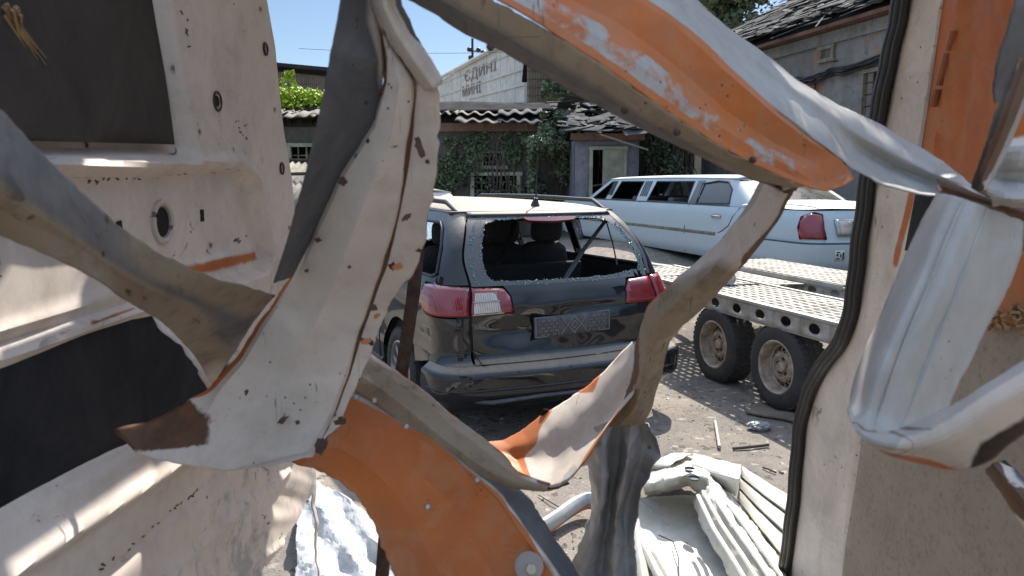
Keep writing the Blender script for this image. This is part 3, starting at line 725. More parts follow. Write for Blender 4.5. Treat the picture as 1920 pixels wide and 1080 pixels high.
    patch('bonnet', [(-.90, 6.9), (.90, 6.9), (.84, 8.5), (-.84, 8.5)], lambda x, y: Vector((x, y, 1.02 - .10 * ((y - 6.9) / 1.6) ** 2 - .05 * (x / .9) ** 4)), .12, B, root)
    patch('front_end', [(-.9, .25), (.9, .25), (.87, .92), (-.87, .92)], lambda x, z: Vector((x, 8.55 - .2 * (x / .9) ** 4, z)), .12, B, root)
    # greenhouse: bottom ring z 1.0 -> top ring z 1.42
    def G(t, v, off=0):
        a = abs(t); sg = 1 if t > 0 else -1; z = lerp(1.0, 1.405, v); W = lerp(.87, .675, v ** 1.15); yb = lerp(1.20, 1.92, v); yf = lerp(7.0, 6.25, v); r = .16; rear = .72; q = W - r; cr = .10
        if a <= rear:
            u = a / rear; return Vector((sg * q * u, yb + cr * u * u - off, z + .02 * (1 - u * u) * v))
        if a <= rear + r * PI / 2:
            th = (a - rear) / r; return Vector((sg * (q + (r + off) * math.sin(th)), yb + cr + r - (r + off) * math.cos(th), z))
        f = (a - rear - r * PI / 2) / 10
        y = lerp(yb + cr + r, yf, f); return Vector((sg * (W + off + .01 * math.sin(f * PI)), y, z))
    tb = .72 + .16 * PI / 2
    def gt(y, v):
        yb = lerp(1.20, 1.92, v) + .26; yf = lerp(7.0, 6.25, v); return tb + 10 * (y - yb) / (yf - yb)
    gy = lambda y, v: (gt(y, v), v)
    for sg in (-1, 1):
        op = [(.72, 0), (tb, 0), (tb + 10, 0), (tb + 10, 1), (.72, 1)]
        hw = [[gy(1.98, .10), gy(2.84, .06), gy(2.90, .80), gy(2.5, .90), gy(2.24, .86), gy(2.06, .60)],
              [gy(3.10, .06), gy(4.42, .06), gy(4.36, .88), gy(3.16, .88)],
              [gy(4.86, .06), gy(5.86, .06), gy(5.74, .88), gy(4.84, .88)],
              [gy(6.14, .06), gy(6.72, .06), gy(6.15, .86), gy(6.02, .86)]]
        patch('roof_pillars', op if sg > 0 else neg(op), G, (.16, .1), B, root, holes=hw if sg > 0 else [neg(h) for h in hw], angle=60)
        for k, h in enumerate(hw):
            mb = MB(); lp = [G(sg * a, b, .004) for a, b in h]; mb.tube(lp + [lp[0]], .013, 6, cap=False); mb.build('window_rubber', M['plastic'], root, smooth=True)
        h = hw[0]; patch('door_window', h if sg > 0 else neg(h), lambda t, v: G(t, v, -.008), (.3, .2), M['glass'], root)
        # the dark band ahead of the rear door glass, louvres between windows
        for (ya, yb_) in ((2.86, 3.06),):
            pp = [gy(ya, .05), gy(yb_, .05), gy(yb_, .92), gy(ya, .92)]; patch('pillar_cover', pp if sg > 0 else neg(pp), lambda t, v: G(t, v, .008), (.1, .1), M['glass'], root)
        for (ya, yb_) in ((4.50, 4.80), (5.9, 6.1)):
            mb = MB()
            for k in range(4):
                u = ya + (yb_ - ya) * (k + .6) / 4.4
                mb.tube([G(sg * gt(u - .02, .25), .25, .012), G(sg * gt(u, .9), .9, .012)], .010, 5)
            mb.build('pillar_louvre', M['trim'], root)
        mb = MB(); c = [G(sg * gt(1.98, .0), 0.02, .004)]; mb.tube([G(sg * gt(1.95 + 4.8 * k / 20, .02), .02, .012) for k in range(21)], .012, 5); mb.build('belt_moulding', M['trim'], root)
    patch('rear_window', [(-.70, .08), (.70, .08), (.70, .92), (-.70, .92)], lambda t, v: G(t, v, .006), (.1, .1), M['glass'], root)
    patch('rear_window_frame', [(-.74, 0), (.74, 0), (.74, 1), (-.74, 1)], lambda t, v: G(t, v, 0), (.1, .1), B, root, holes=[[(-.68, .10), (.68, .10), (.68, .90), (-.68, .90)]])
    patch('windscreen', [(-.80, 0), (.80, 0), (.68, 1), (-.68, 1)], lambda x, v: Vector((x, lerp(7.0, 6.25, v) - .12 * x * x + .08, lerp(1.0, 1.405, v))), .1, M['glass'], root)
    def roof(x, v):
        yb = 1.92 + .1 * (abs(x) / .55) ** 2; y = lerp(yb, 6.33 - .1 * x * x, v)
        return Vector((x, y, 1.405 + .045 * (1 - abs(x / .69) ** 3) + .02 * math.sin(v * PI)))
    patch('roof', [(-.69, 0), (.69, 0), (.69, 1), (-.69, 1)], roof, (.07, .05), B, root, thick=.02, angle=60)
    mb = MB(); mb.box((0, 4.2, .45), (1.7, 5.6, .05)); mb.build('cabin_floor', M['fabric'], root)
    for y in (2.6, 3.9, 5.2):
        mb = MB(); mb.box((0, y, .78), (1.5, .18, .62), Matrix.Rotation(.15, 3, 'X')); mb.box((0, y + .3, .6), (1.5, .5, .25)); mb.build('bench_seat', M['trim'], root, bevel=.04)
    mb = MB(); mb.box((0, 2.0, .95), (1.5, .6, .05)); mb.build('parcel_shelf', M['fabric'], root)
    for x, y, s_ in ((-.87, 1.65, -1), (.87, 1.65, 1), (-.87, 7.4, -1), (.87, 7.4, 1)): wheel(root, (x * .96, y, .33), s_, .34, .22, .21, 'alloy')
    for sg in (-1, 1):
        for y in (1.65, 7.4):
            mb = MB(); pts = [(sg * .70, y + .38 * math.cos(PI * k / 12), .31 + .38 * math.sin(PI * k / 12)) for k in range(13)]; q = [(sg * .95, p[1], p[2]) for p in pts]
            mb.add(pts + q, [(k, k + 1, 14 + k, 13 + k) for k in range(12)]); mb.build('wheel_arch_liner', M['plastic'], root)
limousine()
# ================================================================ FAR WHITE CAR (roof seen left of the black car)
def far_car():
    p = P(835, 372, 11.0)
    root = empty('parked_car', (p.x - .35, 11.6, 0.05), math.radians(20), 'pale dusty car whose rounded roof shows beyond the black estate car', 'car')
    T = [(.20, .75, .10), (.35, .84, .0), (.60, .85, 0), (.80, .84, .05), (.95, .80, .10)]
    S = Shell(T, .85, .66, .18, .08, 4.1); B = M['whitecar']; ty = lambda y: S.t0() + y - S.y0()
    for sg in (-1, 1):
        poly = side_poly(.0, ty(4.0), .24, .95, [(ty(.8), .34), (ty(3.3), .34)], .30)
        patch('side_panel', poly if sg > 0 else neg(poly), S, .08, B, root, angle=60)
    TG = [(.95, .78, .20), (1.1, .74, .34), (1.3, .66, .50), (1.42, .58, .62)]
    Gs = Shell(TG, .75, .60, .16, .08, 9)
    gy = lambda y: Gs.t0() + y - Gs.y0()
    for sg in (-1, 1):
        gp = [(0, .95), (gy(3.0), .95), (gy(2.2), 1.42), (0, 1.42)]; h = [[(gy(.7), 1.0), (gy(1.5), 1.0), (gy(1.5), 1.36), (gy(.85), 1.34)], [(gy(1.6), 1.0), (gy(2.5), 1.0), (gy(2.0), 1.36), (gy(1.6), 1.36)], [(.04, 1.0), (.55, 1.0), (.55, 1.36), (.04, 1.36)]]
        patch('roof_pillars', gp if sg > 0 else neg(gp), Gs, .08, B, root, holes=h if sg > 0 else [neg(q) for q in h])
    patch('rear_window', [(-.56, .99), (.56, .99), (.56, 1.37), (-.56, 1.37)], lambda t, z: Gs(t, z, -.01), .1, M['glass'], root)
    patch('roof', [(-.60, 0), (.60, 0), (.60, 1), (-.60, 1)], lambda x, v: Vector((x, lerp(.62 + .1 * (x / .6) ** 2, 2.3, v), 1.42 + .06 * (1 - abs(x / .6) ** 2.5) + .02 * math.sin(v * PI))), (.1, .1), B, root, thick=.02)
    patch('bonnet', [(-.8, 2.8), (.8, 2.8), (.7, 4.0), (-.7, 4.0)], lambda x, y: Vector((x, y, .96 - .12 * (y - 2.8) ** 2 / 1.4)), .1, B, root)
    patch('windscreen', [(-.7, 0), (.7, 0), (.56, 1), (-.56, 1)], lambda x, v: Vector((x, lerp(3.05, 2.3, v), lerp(.95, 1.42, v))), .1, M['glass'], root)
    for x, y, s_ in ((-.78, .8, -1), (.78, .8, 1), (-.78, 3.3, -1), (.78, 3.3, 1)): wheel(root, (x, y, .29), s_, .29, .18, .19, 'alloy')
far_car()
# ================================================================ TRAILER
def trailer():
    O = Vector((1.67, 6.07, 0)); a = math.radians(18)
    root = empty('flatbed_trailer', O, a, 'dusty galvanised car transporter trailer with perforated deck and tandem wheels', 'trailer')
    # local: +y away from camera, x to the right (0 = outer face of the left wheels)
    def perf(u0, u1, v0, v1, pu, pv, hu, hv, mapf, round_=True):
        nu = max(1, round((u1 - u0) / pu)); nv = max(1, round((v1 - v0) / pv)); du = (u1 - u0) / nu; dv = (v1 - v0) / nv; mb = MB(); m = 12
        for i in range(nu):
            for j in range(nv):
                cu = u0 + (i + .5) * du; cv = v0 + (j + .5) * dv; o = []; h = []
                for q in range(m):
                    th = 2 * PI * (q + .5) / m; c, s = math.cos(th), math.sin(th); mx = max(abs(c), abs(s))
                    o.append(mapf(cu + c / mx * du / 2, cv + s / mx * dv / 2)); 
                    h.append(mapf(cu + hu * c, cv + hv * s) + Vector((0, 0, .006) if round_ else (0, 0, 0)))
                mb.add(o + h, [(q, (q + 1) % m, m + (q + 1) % m, m + q) for q in range(m)])
                # corner fill
                cs = [mapf(cu + sx * du / 2, cv + sy * dv / 2) for sx, sy in ((1, 1), (-1, 1), (-1, -1), (1, -1))]
                for c_, (q1, q2) in zip(cs, ((0 + 1 - 0, 1 + 0), (4, 4), (7, 7), (10, 10))): pass
                for ci, c_ in enumerate(cs):
                    q = (1, 4, 7, 10)[ci]
                    if (c_ - o[q]).length > 1e-6:
                        mb.add([o[q - 1], c_, o[q]], [(0, 1, 2)]) if True else None
                        mb.add([o[q], c_, o[(q + 1) % m]], [(0, 1, 2)]) if True else None
        return mb
    zt = .735
    def deckz(x, y): return Vector((x, y, zt + .006 * math.sin(x * 9) * math.sin(y * 2)))
    perf(0.0, .72, -3.4, 1.9, .075, .105, .014, .034, deckz).build('deck_plate', M['galvdeck'], root, thick=.004, smooth=True, angle=30)
    perf(1.20, 1.95, -3.4, 1.9, .075, .105, .014, .034, lambda x, y: deckz(x, y) + Vector((0, 0, .0))).build('deck_plate', M['galvdeck'], root, thick=.004, smooth=True, angle=30)
    perf(.722, 1.198, .35, 1.9, .075, .105, .014, .034, lambda x, y: deckz(x, y) + Vector((0, 0, -.012))).build('deck_plate', M['galvdeck'], root, thick=.004, smooth=True, angle=30)
    # side rails with oval holes
    for x, zb, zo in ((0, .60, zt - .004), (.72, .63, zt - .01), (1.20, .63, zt - .01), (1.95, .60, zt - .004)):
        perf(-3.4, 1.9, zb, zo, .30, zo - zb + .01, .058, .038, lambda u, v, x=x: Vector((x + .0 * u, u, v)), False).build('side_rail', M['galv'], root, thick=.006, smooth=True, angle=30)
        mb = MB(); mb.box((x + (.02 if x in (0, 1.2) else -.02), -.75, zb - .003), (.05, 5.3, .006)); mb.box((x, -.75, zt + .004), (.035, 5.3, .02)); mb.build('rail_flange', M['galv'], root)
    for x in (.10, 1.85):  # black strip added behind the rails so their holes read as shade
        mb = MB(); mb.box((x, -.75, .66), (.012, 5.3, .10)); mb.build('rail_hole_shade', M['plastic'], root)
    # ramp hinge seams and cross members
    mb = MB()
    for y in (-3.2, -2.0, -1.3, .55, 1.4, 1.85): mb.box((.97, y, .655), (1.9, .06, .06))
    mb.build('cross_member', M['galv'], root)
    mb = MB(); mb.box((.36, .35, zt + .008), (.72, .012, .012)); mb.box((.36, 1.1, zt + .008), (.72, .02, .012)); mb.build('deck_seam', M['plastic'], root)
    mb = MB(); mb.box((1.57, .9, zt + .03), (.75, 1.9, .05), Matrix.Rotation(.03, 3, 'X')); 
    perf(1.20, 1.95, -.1, 1.9, .075, .105, .014, .034, lambda x, y: Vector((x, y, zt + .035 + .004 * y))).build('loading_ramp', M['galvdeck'], root, thick=.004, smooth=True, angle=30)
    mb = MB()
    for x in (1.2, 1.95): mb.box((x, .9, zt + .005), (.02, 2.0, .05))
    mb.build('ramp_rail', M['galv'], root)
    # axles
    for y in (0, -.81):
        mb = MB(); mb.tube([(.1, y, .31), (1.85, y, .31)], .035, 10); mb.box((.25, y + .1, .45), (.08, .1, .35)); mb.box((1.7, y + .1, .45), (.08, .1, .35)); mb.build('axle', M['plastic'], root, smooth=True)
        for x, s_ in ((.10, -1), (1.85, 1)): wheel(root, (x, y, .31), s_, .315, .22, .195, 'steel')
    mb = MB(); mb.tube([(.97, 1.9, .66), (.97, 3.4, .60)], .045, 8); mb.build('drawbar', M['galv'], root)
trailer()
def can():
    c = P(1366, 522, 6.6); c.z = .735 + .068; root = empty('tin_can', c, math.radians(75), 'dented tin can lying on the perforated trailer deck', 'can')
    vs, fs = lathe([(-.085, .001), (-.083, .055), (-.086, .062), (-.078, .060), (.075, .060), (.083, .062), (.080, .054), (.078, .001)], n=24)
    vs = [(v[0], v[1] * (1 - .12 * (v[2] > .03)), v[2] * (1 - .08 * math.sin(v[0] * 30))) for v in vs]
    MB().add(vs, fs).build('can_body', M['alloy'], root, smooth=True, angle=30)
    vs, fs = lathe([(-.05, .0607), (.055, .0607)], n=24); vs = [(v[0], v[1] * (1 - .12 * (v[2] > .03)) * 1.005, v[2] * (1 - .08 * math.sin(v[0] * 30)) * 1.005) for v in vs]
    MB().add(vs, fs).build('can_label', simple('faded_blue_label', (.18, .22, .27), .6), root, smooth=True)
can()
# ================================================================ BUILDINGS
def wavy(name, org, ux, uy, L, Wd, mat, parent, pitch=.16, amp=.028, nx=None, ragged=.0, seed=0, thick=.008):
    """corrugated sheet: ux along the eave, uy up the slope"""
    rnd = random.Random(seed); ux = Vector(ux).normalized(); uy = Vector(uy).normalized(); n = ux.cross(uy).normalized()
    nx = max(8, int(L / pitch * 8)); ny = 3; vs = []; fs = []
    for j in range(ny + 1):
        for i in range(nx + 1):
            x = L * i / nx; y = Wd * j / ny
            if j == 0 and ragged: y += ragged * (noise.noise(Vector((x * 3.1, seed, 0))))
            vs.append(Vector(org) + ux * x + uy * y + n * (amp * math.sin(2 * PI * x / pitch) + .02 * noise.noise(Vector((x, y, seed)))))
    for j in range(ny):
        for i in range(nx): fs.append((j * (nx + 1) + i, j * (nx + 1) + i + 1, (j + 1) * (nx + 1) + i + 1, (j + 1) * (nx + 1) + i))
    return vs, fs
def leaves(pts, size, rnd, mb=None):
    mb = mb or MB()
    for p in pts:
        s = size * rnd.uniform(.6, 1.35); R_ = Matrix.Rotation(rnd.uniform(0, 6.28), 3, Vector((rnd.gauss(0, 1), rnd.gauss(0, 1), rnd.gauss(0, 1))).normalized())
        mb.add([Vector(p) + R_ @ Vector(q) * s for q in ((0, 0, 0), (.45, .35, .1), (0, 1, -.1), (-.45, .35, .1))], [(0, 1, 2, 3)])
    return mb
def low_building():
    D = 19.0; z0 = gz(0, 19)
    root = empty('derelict_workshop', (0, D, z0), 0, 'long low derelict workshop with broken corrugated roof and ivy over its dark wall', 'building')
    L = lambda v: v - Vector((0, D, z0))
    x0, x1 = P(300, 300, D).x, P(1302, 300, D).x; ztop = P(900, 238, D).z - z0
    wl = lambda px, py: ((P(px, py, D).x), P(px, py, D).z - z0)
    w1 = [wl(886, 388), wl(972, 388), wl(972, 326), wl(886, 326)]; w2 = [wl(545, 330), wl(592, 330), wl(592, 272), wl(545, 272)]; w3 = [wl(903, 314), wl(945, 314), wl(945, 284), wl(903, 284)]
    wall = [(x0, 0), (x1, 0), (x1, ztop), (x0, ztop)]
    patch('wall', wall, lambda x, z: Vector((x, .03 * fbm((x, z, 0), 1.2), z)), .35, M['oldwall'], root, holes=[w1, w2, w3])
    patch('back_wall', wall, lambda x, z: Vector((x, 5, z)), 2, M['oldwall'], root)
    for xx in (x0, x1): patch('side_wall', [(0, 0), (5, 0), (5, ztop), (0, ztop)], lambda y, z, xx=xx: Vector((xx, y, z)), 1, M['oldwall'], root)
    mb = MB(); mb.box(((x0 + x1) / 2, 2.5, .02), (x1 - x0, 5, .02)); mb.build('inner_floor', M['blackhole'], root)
    c0, c1 = P(600, 240, D).x, P(1072, 240, D).x; zc = P(900, 241, D).z - z0
    mb = MB(); mb.box(((c0 + c1) / 2, -.06, zc + .02), (c1 - c0, .14, .20)); mb.build('brick_cornice', M['brickred'], root)
    # windows with frames and bars
    for w_, nx, nz, dark in ((w1, 5, 3, 0), (w2, 3, 2, 0), (w3, 3, 2, 0)):
        xa, xb = w_[0][0], w_[1][0]; za, zb = w_[0][1], w_[2][1]; mb = MB()
        for x in (xa, xb): mb.box((x, -.03, (za + zb) / 2), (.10, .12, zb - za + .1))
        for z in (za, zb): mb.box(((xa + xb) / 2, -.035, z), (xb - xa + .2, .14, .09))
        fr = mb.build('window', M['door'] if w_ is not w3 else M['oldwood'], root); mb = MB()
        for k in range(1, nx): mb.tube([(lerp(xa, xb, k / nx), .02, za), (lerp(xa, xb, k / nx), .02, zb)], .018 if k % 2 else .03, 5)
        for k in range(1, nz + 1): mb.tube([(xa, .03, lerp(za, zb, k / (nz + 1))), (xb, .03, lerp(za, zb, k / (nz + 1)))], .016, 5)
        mb.build('window_bars', M['oldwood'], fr)
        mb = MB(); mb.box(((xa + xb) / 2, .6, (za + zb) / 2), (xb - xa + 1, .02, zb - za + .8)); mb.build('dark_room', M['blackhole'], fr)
    # roof: tar paper slope + two ragged rows of corrugated sheets
    e0, e1 = P(300, 220, D).x, P(1200, 220, D).x; ze = P(900, 224, D - .5).z - z0
    rnd = random.Random(3); mb = MB(); mb2 = MB()
    up = Vector((0, 1, .20)).normalized()
    x = e0
    while x < e1:
        Ls = 1.05
        for row, (yy, zz) in enumerate(((-.5, 0), (.05, .19))):
            if rnd.random() < .17: continue
            a = rnd.gauss(0, .05); o = Vector((x + rnd.uniform(-.05, .05), yy + rnd.uniform(-.07, .07), ze + zz + rnd.uniform(-.05, .04)))
            vs, fs = wavy('', o, (1, 0, a), (rnd.gauss(0, .04), 1, .17 + rnd.gauss(0, .03)), Ls + .08, .85, None, None, pitch=rnd.choice((.24, .30, .34)), amp=rnd.uniform(.025, .05), ragged=.30, seed=int(x * 10) + row)
            (mb2 if x < P(880, 220, D).x else mb).add(vs, fs)
        x += Ls
    mb.build('corrugated_roof', M['asbestos'], root, smooth=True, thick=.012); mb2.build('corrugated_roof', M['asbestos_light'], root, smooth=True, thick=.012)
    za, zb = ze + .33, ze + .33 + .42
    patch('tar_roof', [(e0, 0), (e1 + 1, 0), (e1 + 1, 1), (e0, 1)], lambda x, v: Vector((x, .75 + v * 2.2, za + v * .42 + .05 * fbm((x, v * 2, 2), .8))), (.5, .25), M['tar'], root, thick=.03)
    patch('tar_roof', [(e0, 0), (e1 + 1, 0), (e1 + 1, 1), (e0, 1)], lambda x, v: Vector((x, 2.95 + v * 2.6, za + .42 - v * .5)), (1, .5), M['tar'], root, thick=.03)
    mb = MB(); rnd = random.Random(5)
    for k in range(90):      # loose broken sheets toward the right end
        x = rnd.uniform(P(1040, 220, D).x, P(1250, 220, D).x); y = rnd.uniform(-.5, 1.2); z = ze + .15 + rnd.uniform(-.1, .45)
        Mx = Matrix.Rotation(rnd.gauss(0, .35), 3, 'Z') @ Matrix.Rotation(rnd.gauss(0, .3), 3, 'X') @ Matrix.Rotation(rnd.gauss(0, .2), 3, 'Y')
        mb.box((x, y, z), (rnd.uniform(.2, .8), rnd.uniform(.15, .6), .012), Mx)
    mb.build('broken_sheets', M['asbestos'], root)
    # chimney / vent post
    c = P(1160, 225, D); mb = MB(); mb.box((c.x, -.1, c.z - z0), (.30, .3, 1.1)); mb.build('roof_post', M['annex'], root)
low_building()
def annex():
    D = 16.6; z0 = gz(3, D)
    a, b = P(1078, 300, D), P(1198, 300, D)
    root = empty('door_annex', (a.x, D, z0), 0, 'small blue grey annex with half open pale door under a ragged slate canopy', 'shed')
    Wd = b.x - a.x; zt = P(1130, 262, D).z - z0
    f = lambda px, py: (P(px, py, D).x - a.x, P(px, py, D).z - z0)
    dx0, dz1 = f(1108, 278); dx1, _ = f(1172, 278)
    hole = [(dx0, .02), (dx1, .02), (dx1, dz1), (dx0, dz1)]
    patch('front_wall', [(0, 0), (Wd, 0), (Wd, zt), (0, zt)], lambda x, z: Vector((x, 0, z)), .3, M['annex'], root, holes=[hole], thick=.15, offset=-1)
    for xx in (0, Wd): patch('side_wall', [(0.02, 0), (2.4, 0), (2.4, zt), (0.02, zt)], lambda y, z, xx=xx: Vector((xx, y, z)), .4, M['annex'], root)
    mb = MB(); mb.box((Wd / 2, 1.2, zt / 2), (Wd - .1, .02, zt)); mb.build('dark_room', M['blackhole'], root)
    mb = MB()
    for x in (dx0, dx1): mb.box((x, -.03, dz1 / 2), (.07, .14, dz1))
    mb.box(((dx0 + dx1) / 2, -.032, dz1), (dx1 - dx0 + .1, .15, .07)); mb.build('door_frame', M['door'], root)
    # door leaf hinged right, standing slightly ajar so the left third is open
    w_ = (dx1 - dx0) * .62; hx = dx1 - .04
    o = empty('door', (hx, -.05, 0)); o.parent = root; o.rotation_euler = (0, 0, math.radians(10))
    mb = MB(); mb.box((-w_ / 2, 0, dz1 / 2), (w_, .04, dz1 - .08)); mb.build('door_leaf', M['door'], o)
    mb = MB(); mb.tube([(-w_ + .08, -.06, 1.05), (-w_ + .2, -.06, 1.05)], .015, 6); mb.build('door_handle', M['rust'], o)
    mb = MB(); mb.tube([(dx0, .02, dz1 * .55), (dx0 + .35, .3, dz1 * .57)], .02, 6); mb.build('inner_bar', M['oldwood'], root)
    mb = MB(); rnd = random.Random(8); mb.box((Wd / 2, -.05, zt + .06), (Wd + .2, .12, .14)); mb.build('lintel_beam', M['brickred'], root)
    mb = MB()
    for k in range(130):
        x = rnd.uniform(-.2, Wd + .55); u = rnd.random(); y = -.45 + u * 1.7; z = zt + .16 + u * .45 + rnd.uniform(-.03, .05)
        Mx = Matrix.Rotation(rnd.gauss(0, .25), 3, 'Z') @ Matrix.Rotation(.25 + rnd.gauss(0, .15), 3, 'X') @ Matrix.Rotation(rnd.gauss(0, .15), 3, 'Y')
        mb.box((x, y, z), (rnd.uniform(.15, .5), rnd.uniform(.2, .5), .014), Mx)
    mb.build('slate_canopy', M['asbestos_dark'], root)
    mb = MB(); p = P(1125, 252, D - .6); q = P(1215, 281, D - .6); o_ = Vector((a.x, D, z0)); mb.tube([p - o_, q - o_], .022, 5); mb.build('loose_batten', M['oldwood'], root)
annex()
def right_building():
    # long wall running beside the limousine, direction (-.255,.967)
    A = Vector((4.75, 19.0, .3)); d = Vector((.255, -.967, 0)); n = Vector((-.967, -.255, 0))
    L = 16.5
    root = empty('plastered_building', A, 0, 'tall grey plastered building with collapsed slate roof, cables and bricked patches at right', 'building')
    H = 4.13
    def at(px, py):      # pixel -> wall coords
        r = ray(px, py); o = Vector((0, 0, CH)); k = (A - o).dot(n) / r.dot(n); h = o + r * k - A
        return (h.dot(d), h.z)
    vent = [at(1541, 108), at(1564, 110), at(1564, 90), at(1541, 92)]
    win = [at(1622, 235), at(1690, 260), at(1690, 128), at(1622, 135)]
    Wm = lambda s, z: d * s + Vector((0, 0, z)) - n * .03 * fbm((s, z, 1), .8)
    patch('wall', [(0, 0), (L, 0), (L, H), (0, H)], Wm, .3, M['plaster'], root, holes=[vent, win])
    patch('gable_wall', [(0, 0), (6, 0), (6, H), (3, H + 1.5), (0, H)], lambda s, z: -n * s + Vector((0, 0, z)), .5, M['plaster'], root)
    for h, nm in ((vent, 'vent'), (win, 'window')):
        cx = sum(p[0] for p in h) / 4; cz = sum(p[1] for p in h) / 4; xs = [p[0] for p in h]; zs = [p[1] for p in h]
        Rz = Matrix(((d.x, n.x, 0), (d.y, n.y, 0), (0, 0, 1)))
        w_, hh = max(xs) - min(xs), max(zs) - min(zs)
        mb = MB()
        for s_ in (min(xs), max(xs)): mb.box(Wm(s_, cz) + n * .01, (.07, .1, hh), Rz)
        for z_ in (min(zs), max(zs)): mb.box(Wm(cx, z_) + n * .01, (w_ + .1, .12, .07), Rz)
        fr = mb.build(nm + '_frame', M['oldwood'], root)
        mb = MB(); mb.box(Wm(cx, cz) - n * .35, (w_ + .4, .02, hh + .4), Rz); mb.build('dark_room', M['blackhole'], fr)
        if nm == 'window':
            mb = MB()
            for k in range(1, 4): s_ = lerp(min(xs), max(xs), k / 4); mb.tube([Wm(s_, min(zs)), Wm(s_, max(zs))], .02, 5)
            for k in range(1, 6): z_ = lerp(min(zs), max(zs), k / 6); mb.tube([Wm(min(xs), z_), Wm(max(xs), z_)], .015, 5)
            mb.build('window_bars', M['rust'], fr)
    # eave board
    mb = MB(); Rz = Matrix(((d.x, n.x, 0), (d.y, n.y, 0), (0, 0, 1))); mb.box(d * (L / 2) + n * .12 + Vector((0, 0, H + .02)), (L, .35, .07), Rz); mb.build('eave_board', M['brickred'], root)
    mb = MB(); rnd = random.Random(12)
    mb.box(d * (L / 2) + n * .02 + Vector((0, 0, H - .14)), (L, .10, .22), Rz); mb.build('cornice', M['plaster'], root)
    # roof slope
    back = -n; sl = Vector((back.x * .86, back.y * .86, .50)).normalized()
    patch('roof_deck', [(0, 0), (L, 0), (L, 1), (0, 1)], lambda s, v: d * s + n * .30 + Vector((0, 0, H + .06)) + sl * (v * 4.6), (1, .3), M['tar'], root, thick=.05)
    mb = MB(); mb2 = MB()
    for k in range(1500):
        s_ = rnd.uniform(-.1, L * .62); v = rnd.random() ** .9 * 4.6; c = d * s_ + n * .33 + Vector((0, 0, H + .12)) + sl * v
        nr = sl.cross(d).normalized(); nr = nr if nr.z > 0 else -nr
        ang = rnd.gauss(0, .30)
        u = (d * math.cos(ang) + sl * math.sin(ang)).normalized(); v2 = nr.cross(u).normalized()
        tilt = rnd.gauss(0, .16); v3 = (v2 * math.cos(tilt) + nr * math.sin(tilt)); n3 = u.cross(v3)
        Mx = Matrix(((u.x, v3.x, n3.x), (u.y, v3.y, n3.y), (u.z, v3.z, n3.z)))
        b = mb if rnd.random() < .72 else mb2
        b.box(c + nr * rnd.uniform(0, .16), (rnd.uniform(.5, 1.6), rnd.uniform(.03, .16), rnd.uniform(.008, .02)), Mx)
    mb.build('broken_slates', M['asbestos_dark'], root); mb2.build('broken_slates', M['asbestos'], root)
    # cables along the wall
    rnd = random.Random(2)
    for k in range(6):
        p0 = at(1502, 148 + k * 3); p1 = at(1560, 128 + k * 3.2); p2 = at(1660, 100 + k * 3.4); p3 = (p2[0] + 4, p2[1] + .1)
        pts = []
        for (a, b) in ((p0, p1), (p1, p2), (p2, p3)):
            for q in range(6): t = q / 6; pts.append(Wm(lerp(a[0], b[0], t), lerp(a[1], b[1], t) - .05 * math.sin(t * PI) + .015 * rnd.gauss(0, 1)) + n * (.05 + .02 * (k % 3)))
        st = [Wm(p0[0] - 3.5, p0[1] - .25) + n * .05]
        MB().tube(st + pts, .016, 5).build('wall_cable', M['rubber'], root, smooth=True)
    mb = MB(); a_ = at(1532, 148); mb.tube([Wm(a_[0], a_[1]) + n * .05, Wm(a_[0] + .05, a_[1] - .5) + n * .05], .02, 5); mb.build('wall_cable', M['rubber'], root)
right_building()
def dark_shed():
    # recessed timber lean-to between annex and tall building, full of dry vines
    D = 18.2; z0 = gz(4, D); a, b = P(1196, 300, D).x, P(1304, 300, D).x; H = P(1250, 215, D).z - z0
    root = empty('timber_lean_to', (a, D, z0), 0, 'dark timber lean-to overgrown with dry stems between the annex and the tall grey wall', 'shed')
    mb = MB(); rnd = random.Random(6); n = 22
    for k in range(n):
        x = (b - a) * (k + .5) / n; mb.box((x, rnd.uniform(0, .12), H / 2 + rnd.uniform(-.1, .1)), ((b - a) / n * rnd.uniform(.7, .98), .03, H + rnd.uniform(-.1, .3)))
    mb.build('plank_wall', simple('dark_planks', (.05, .042, .036), .9, 0, .5, 5, .5, c2=(.11, .09, .07)), root)
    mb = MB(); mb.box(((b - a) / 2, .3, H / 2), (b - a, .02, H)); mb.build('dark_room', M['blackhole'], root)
    mb = MB()
    for k in range(26):
        x = rnd.uniform(0, b - a); pts = []; z = 0
        while z < H * rnd.uniform(.9, 1.1): pts.append((x, -.1 - rnd.uniform(0, .1), z)); x += rnd.gauss(0, .07); z += .3
        if len(pts) > 2: mb.tube(pts, rnd.uniform(.006, .018), 4)
    mb.build('dry_stems', M['vine'], root, smooth=True)
    mb = MB(); mb.box(((b - a) / 2, .5, H + .1), (b - a + .5, 1.6, .05), Matrix.Rotation(.2, 3, 'X'))
    for k in range(40): mb.box((rnd.uniform(0, b - a), rnd.uniform(-.3, .9), H + .15 + rnd.random() * .15), (rnd.uniform(.1, .5), rnd.uniform(.1, .3), .015), Matrix.Rotation(rnd.gauss(0, .4), 3, 'Y') @ Matrix.Rotation(rnd.gauss(.2, .2), 3, 'X'))
    mb.build('roof', M['asbestos_dark'], root)
dark_shed()
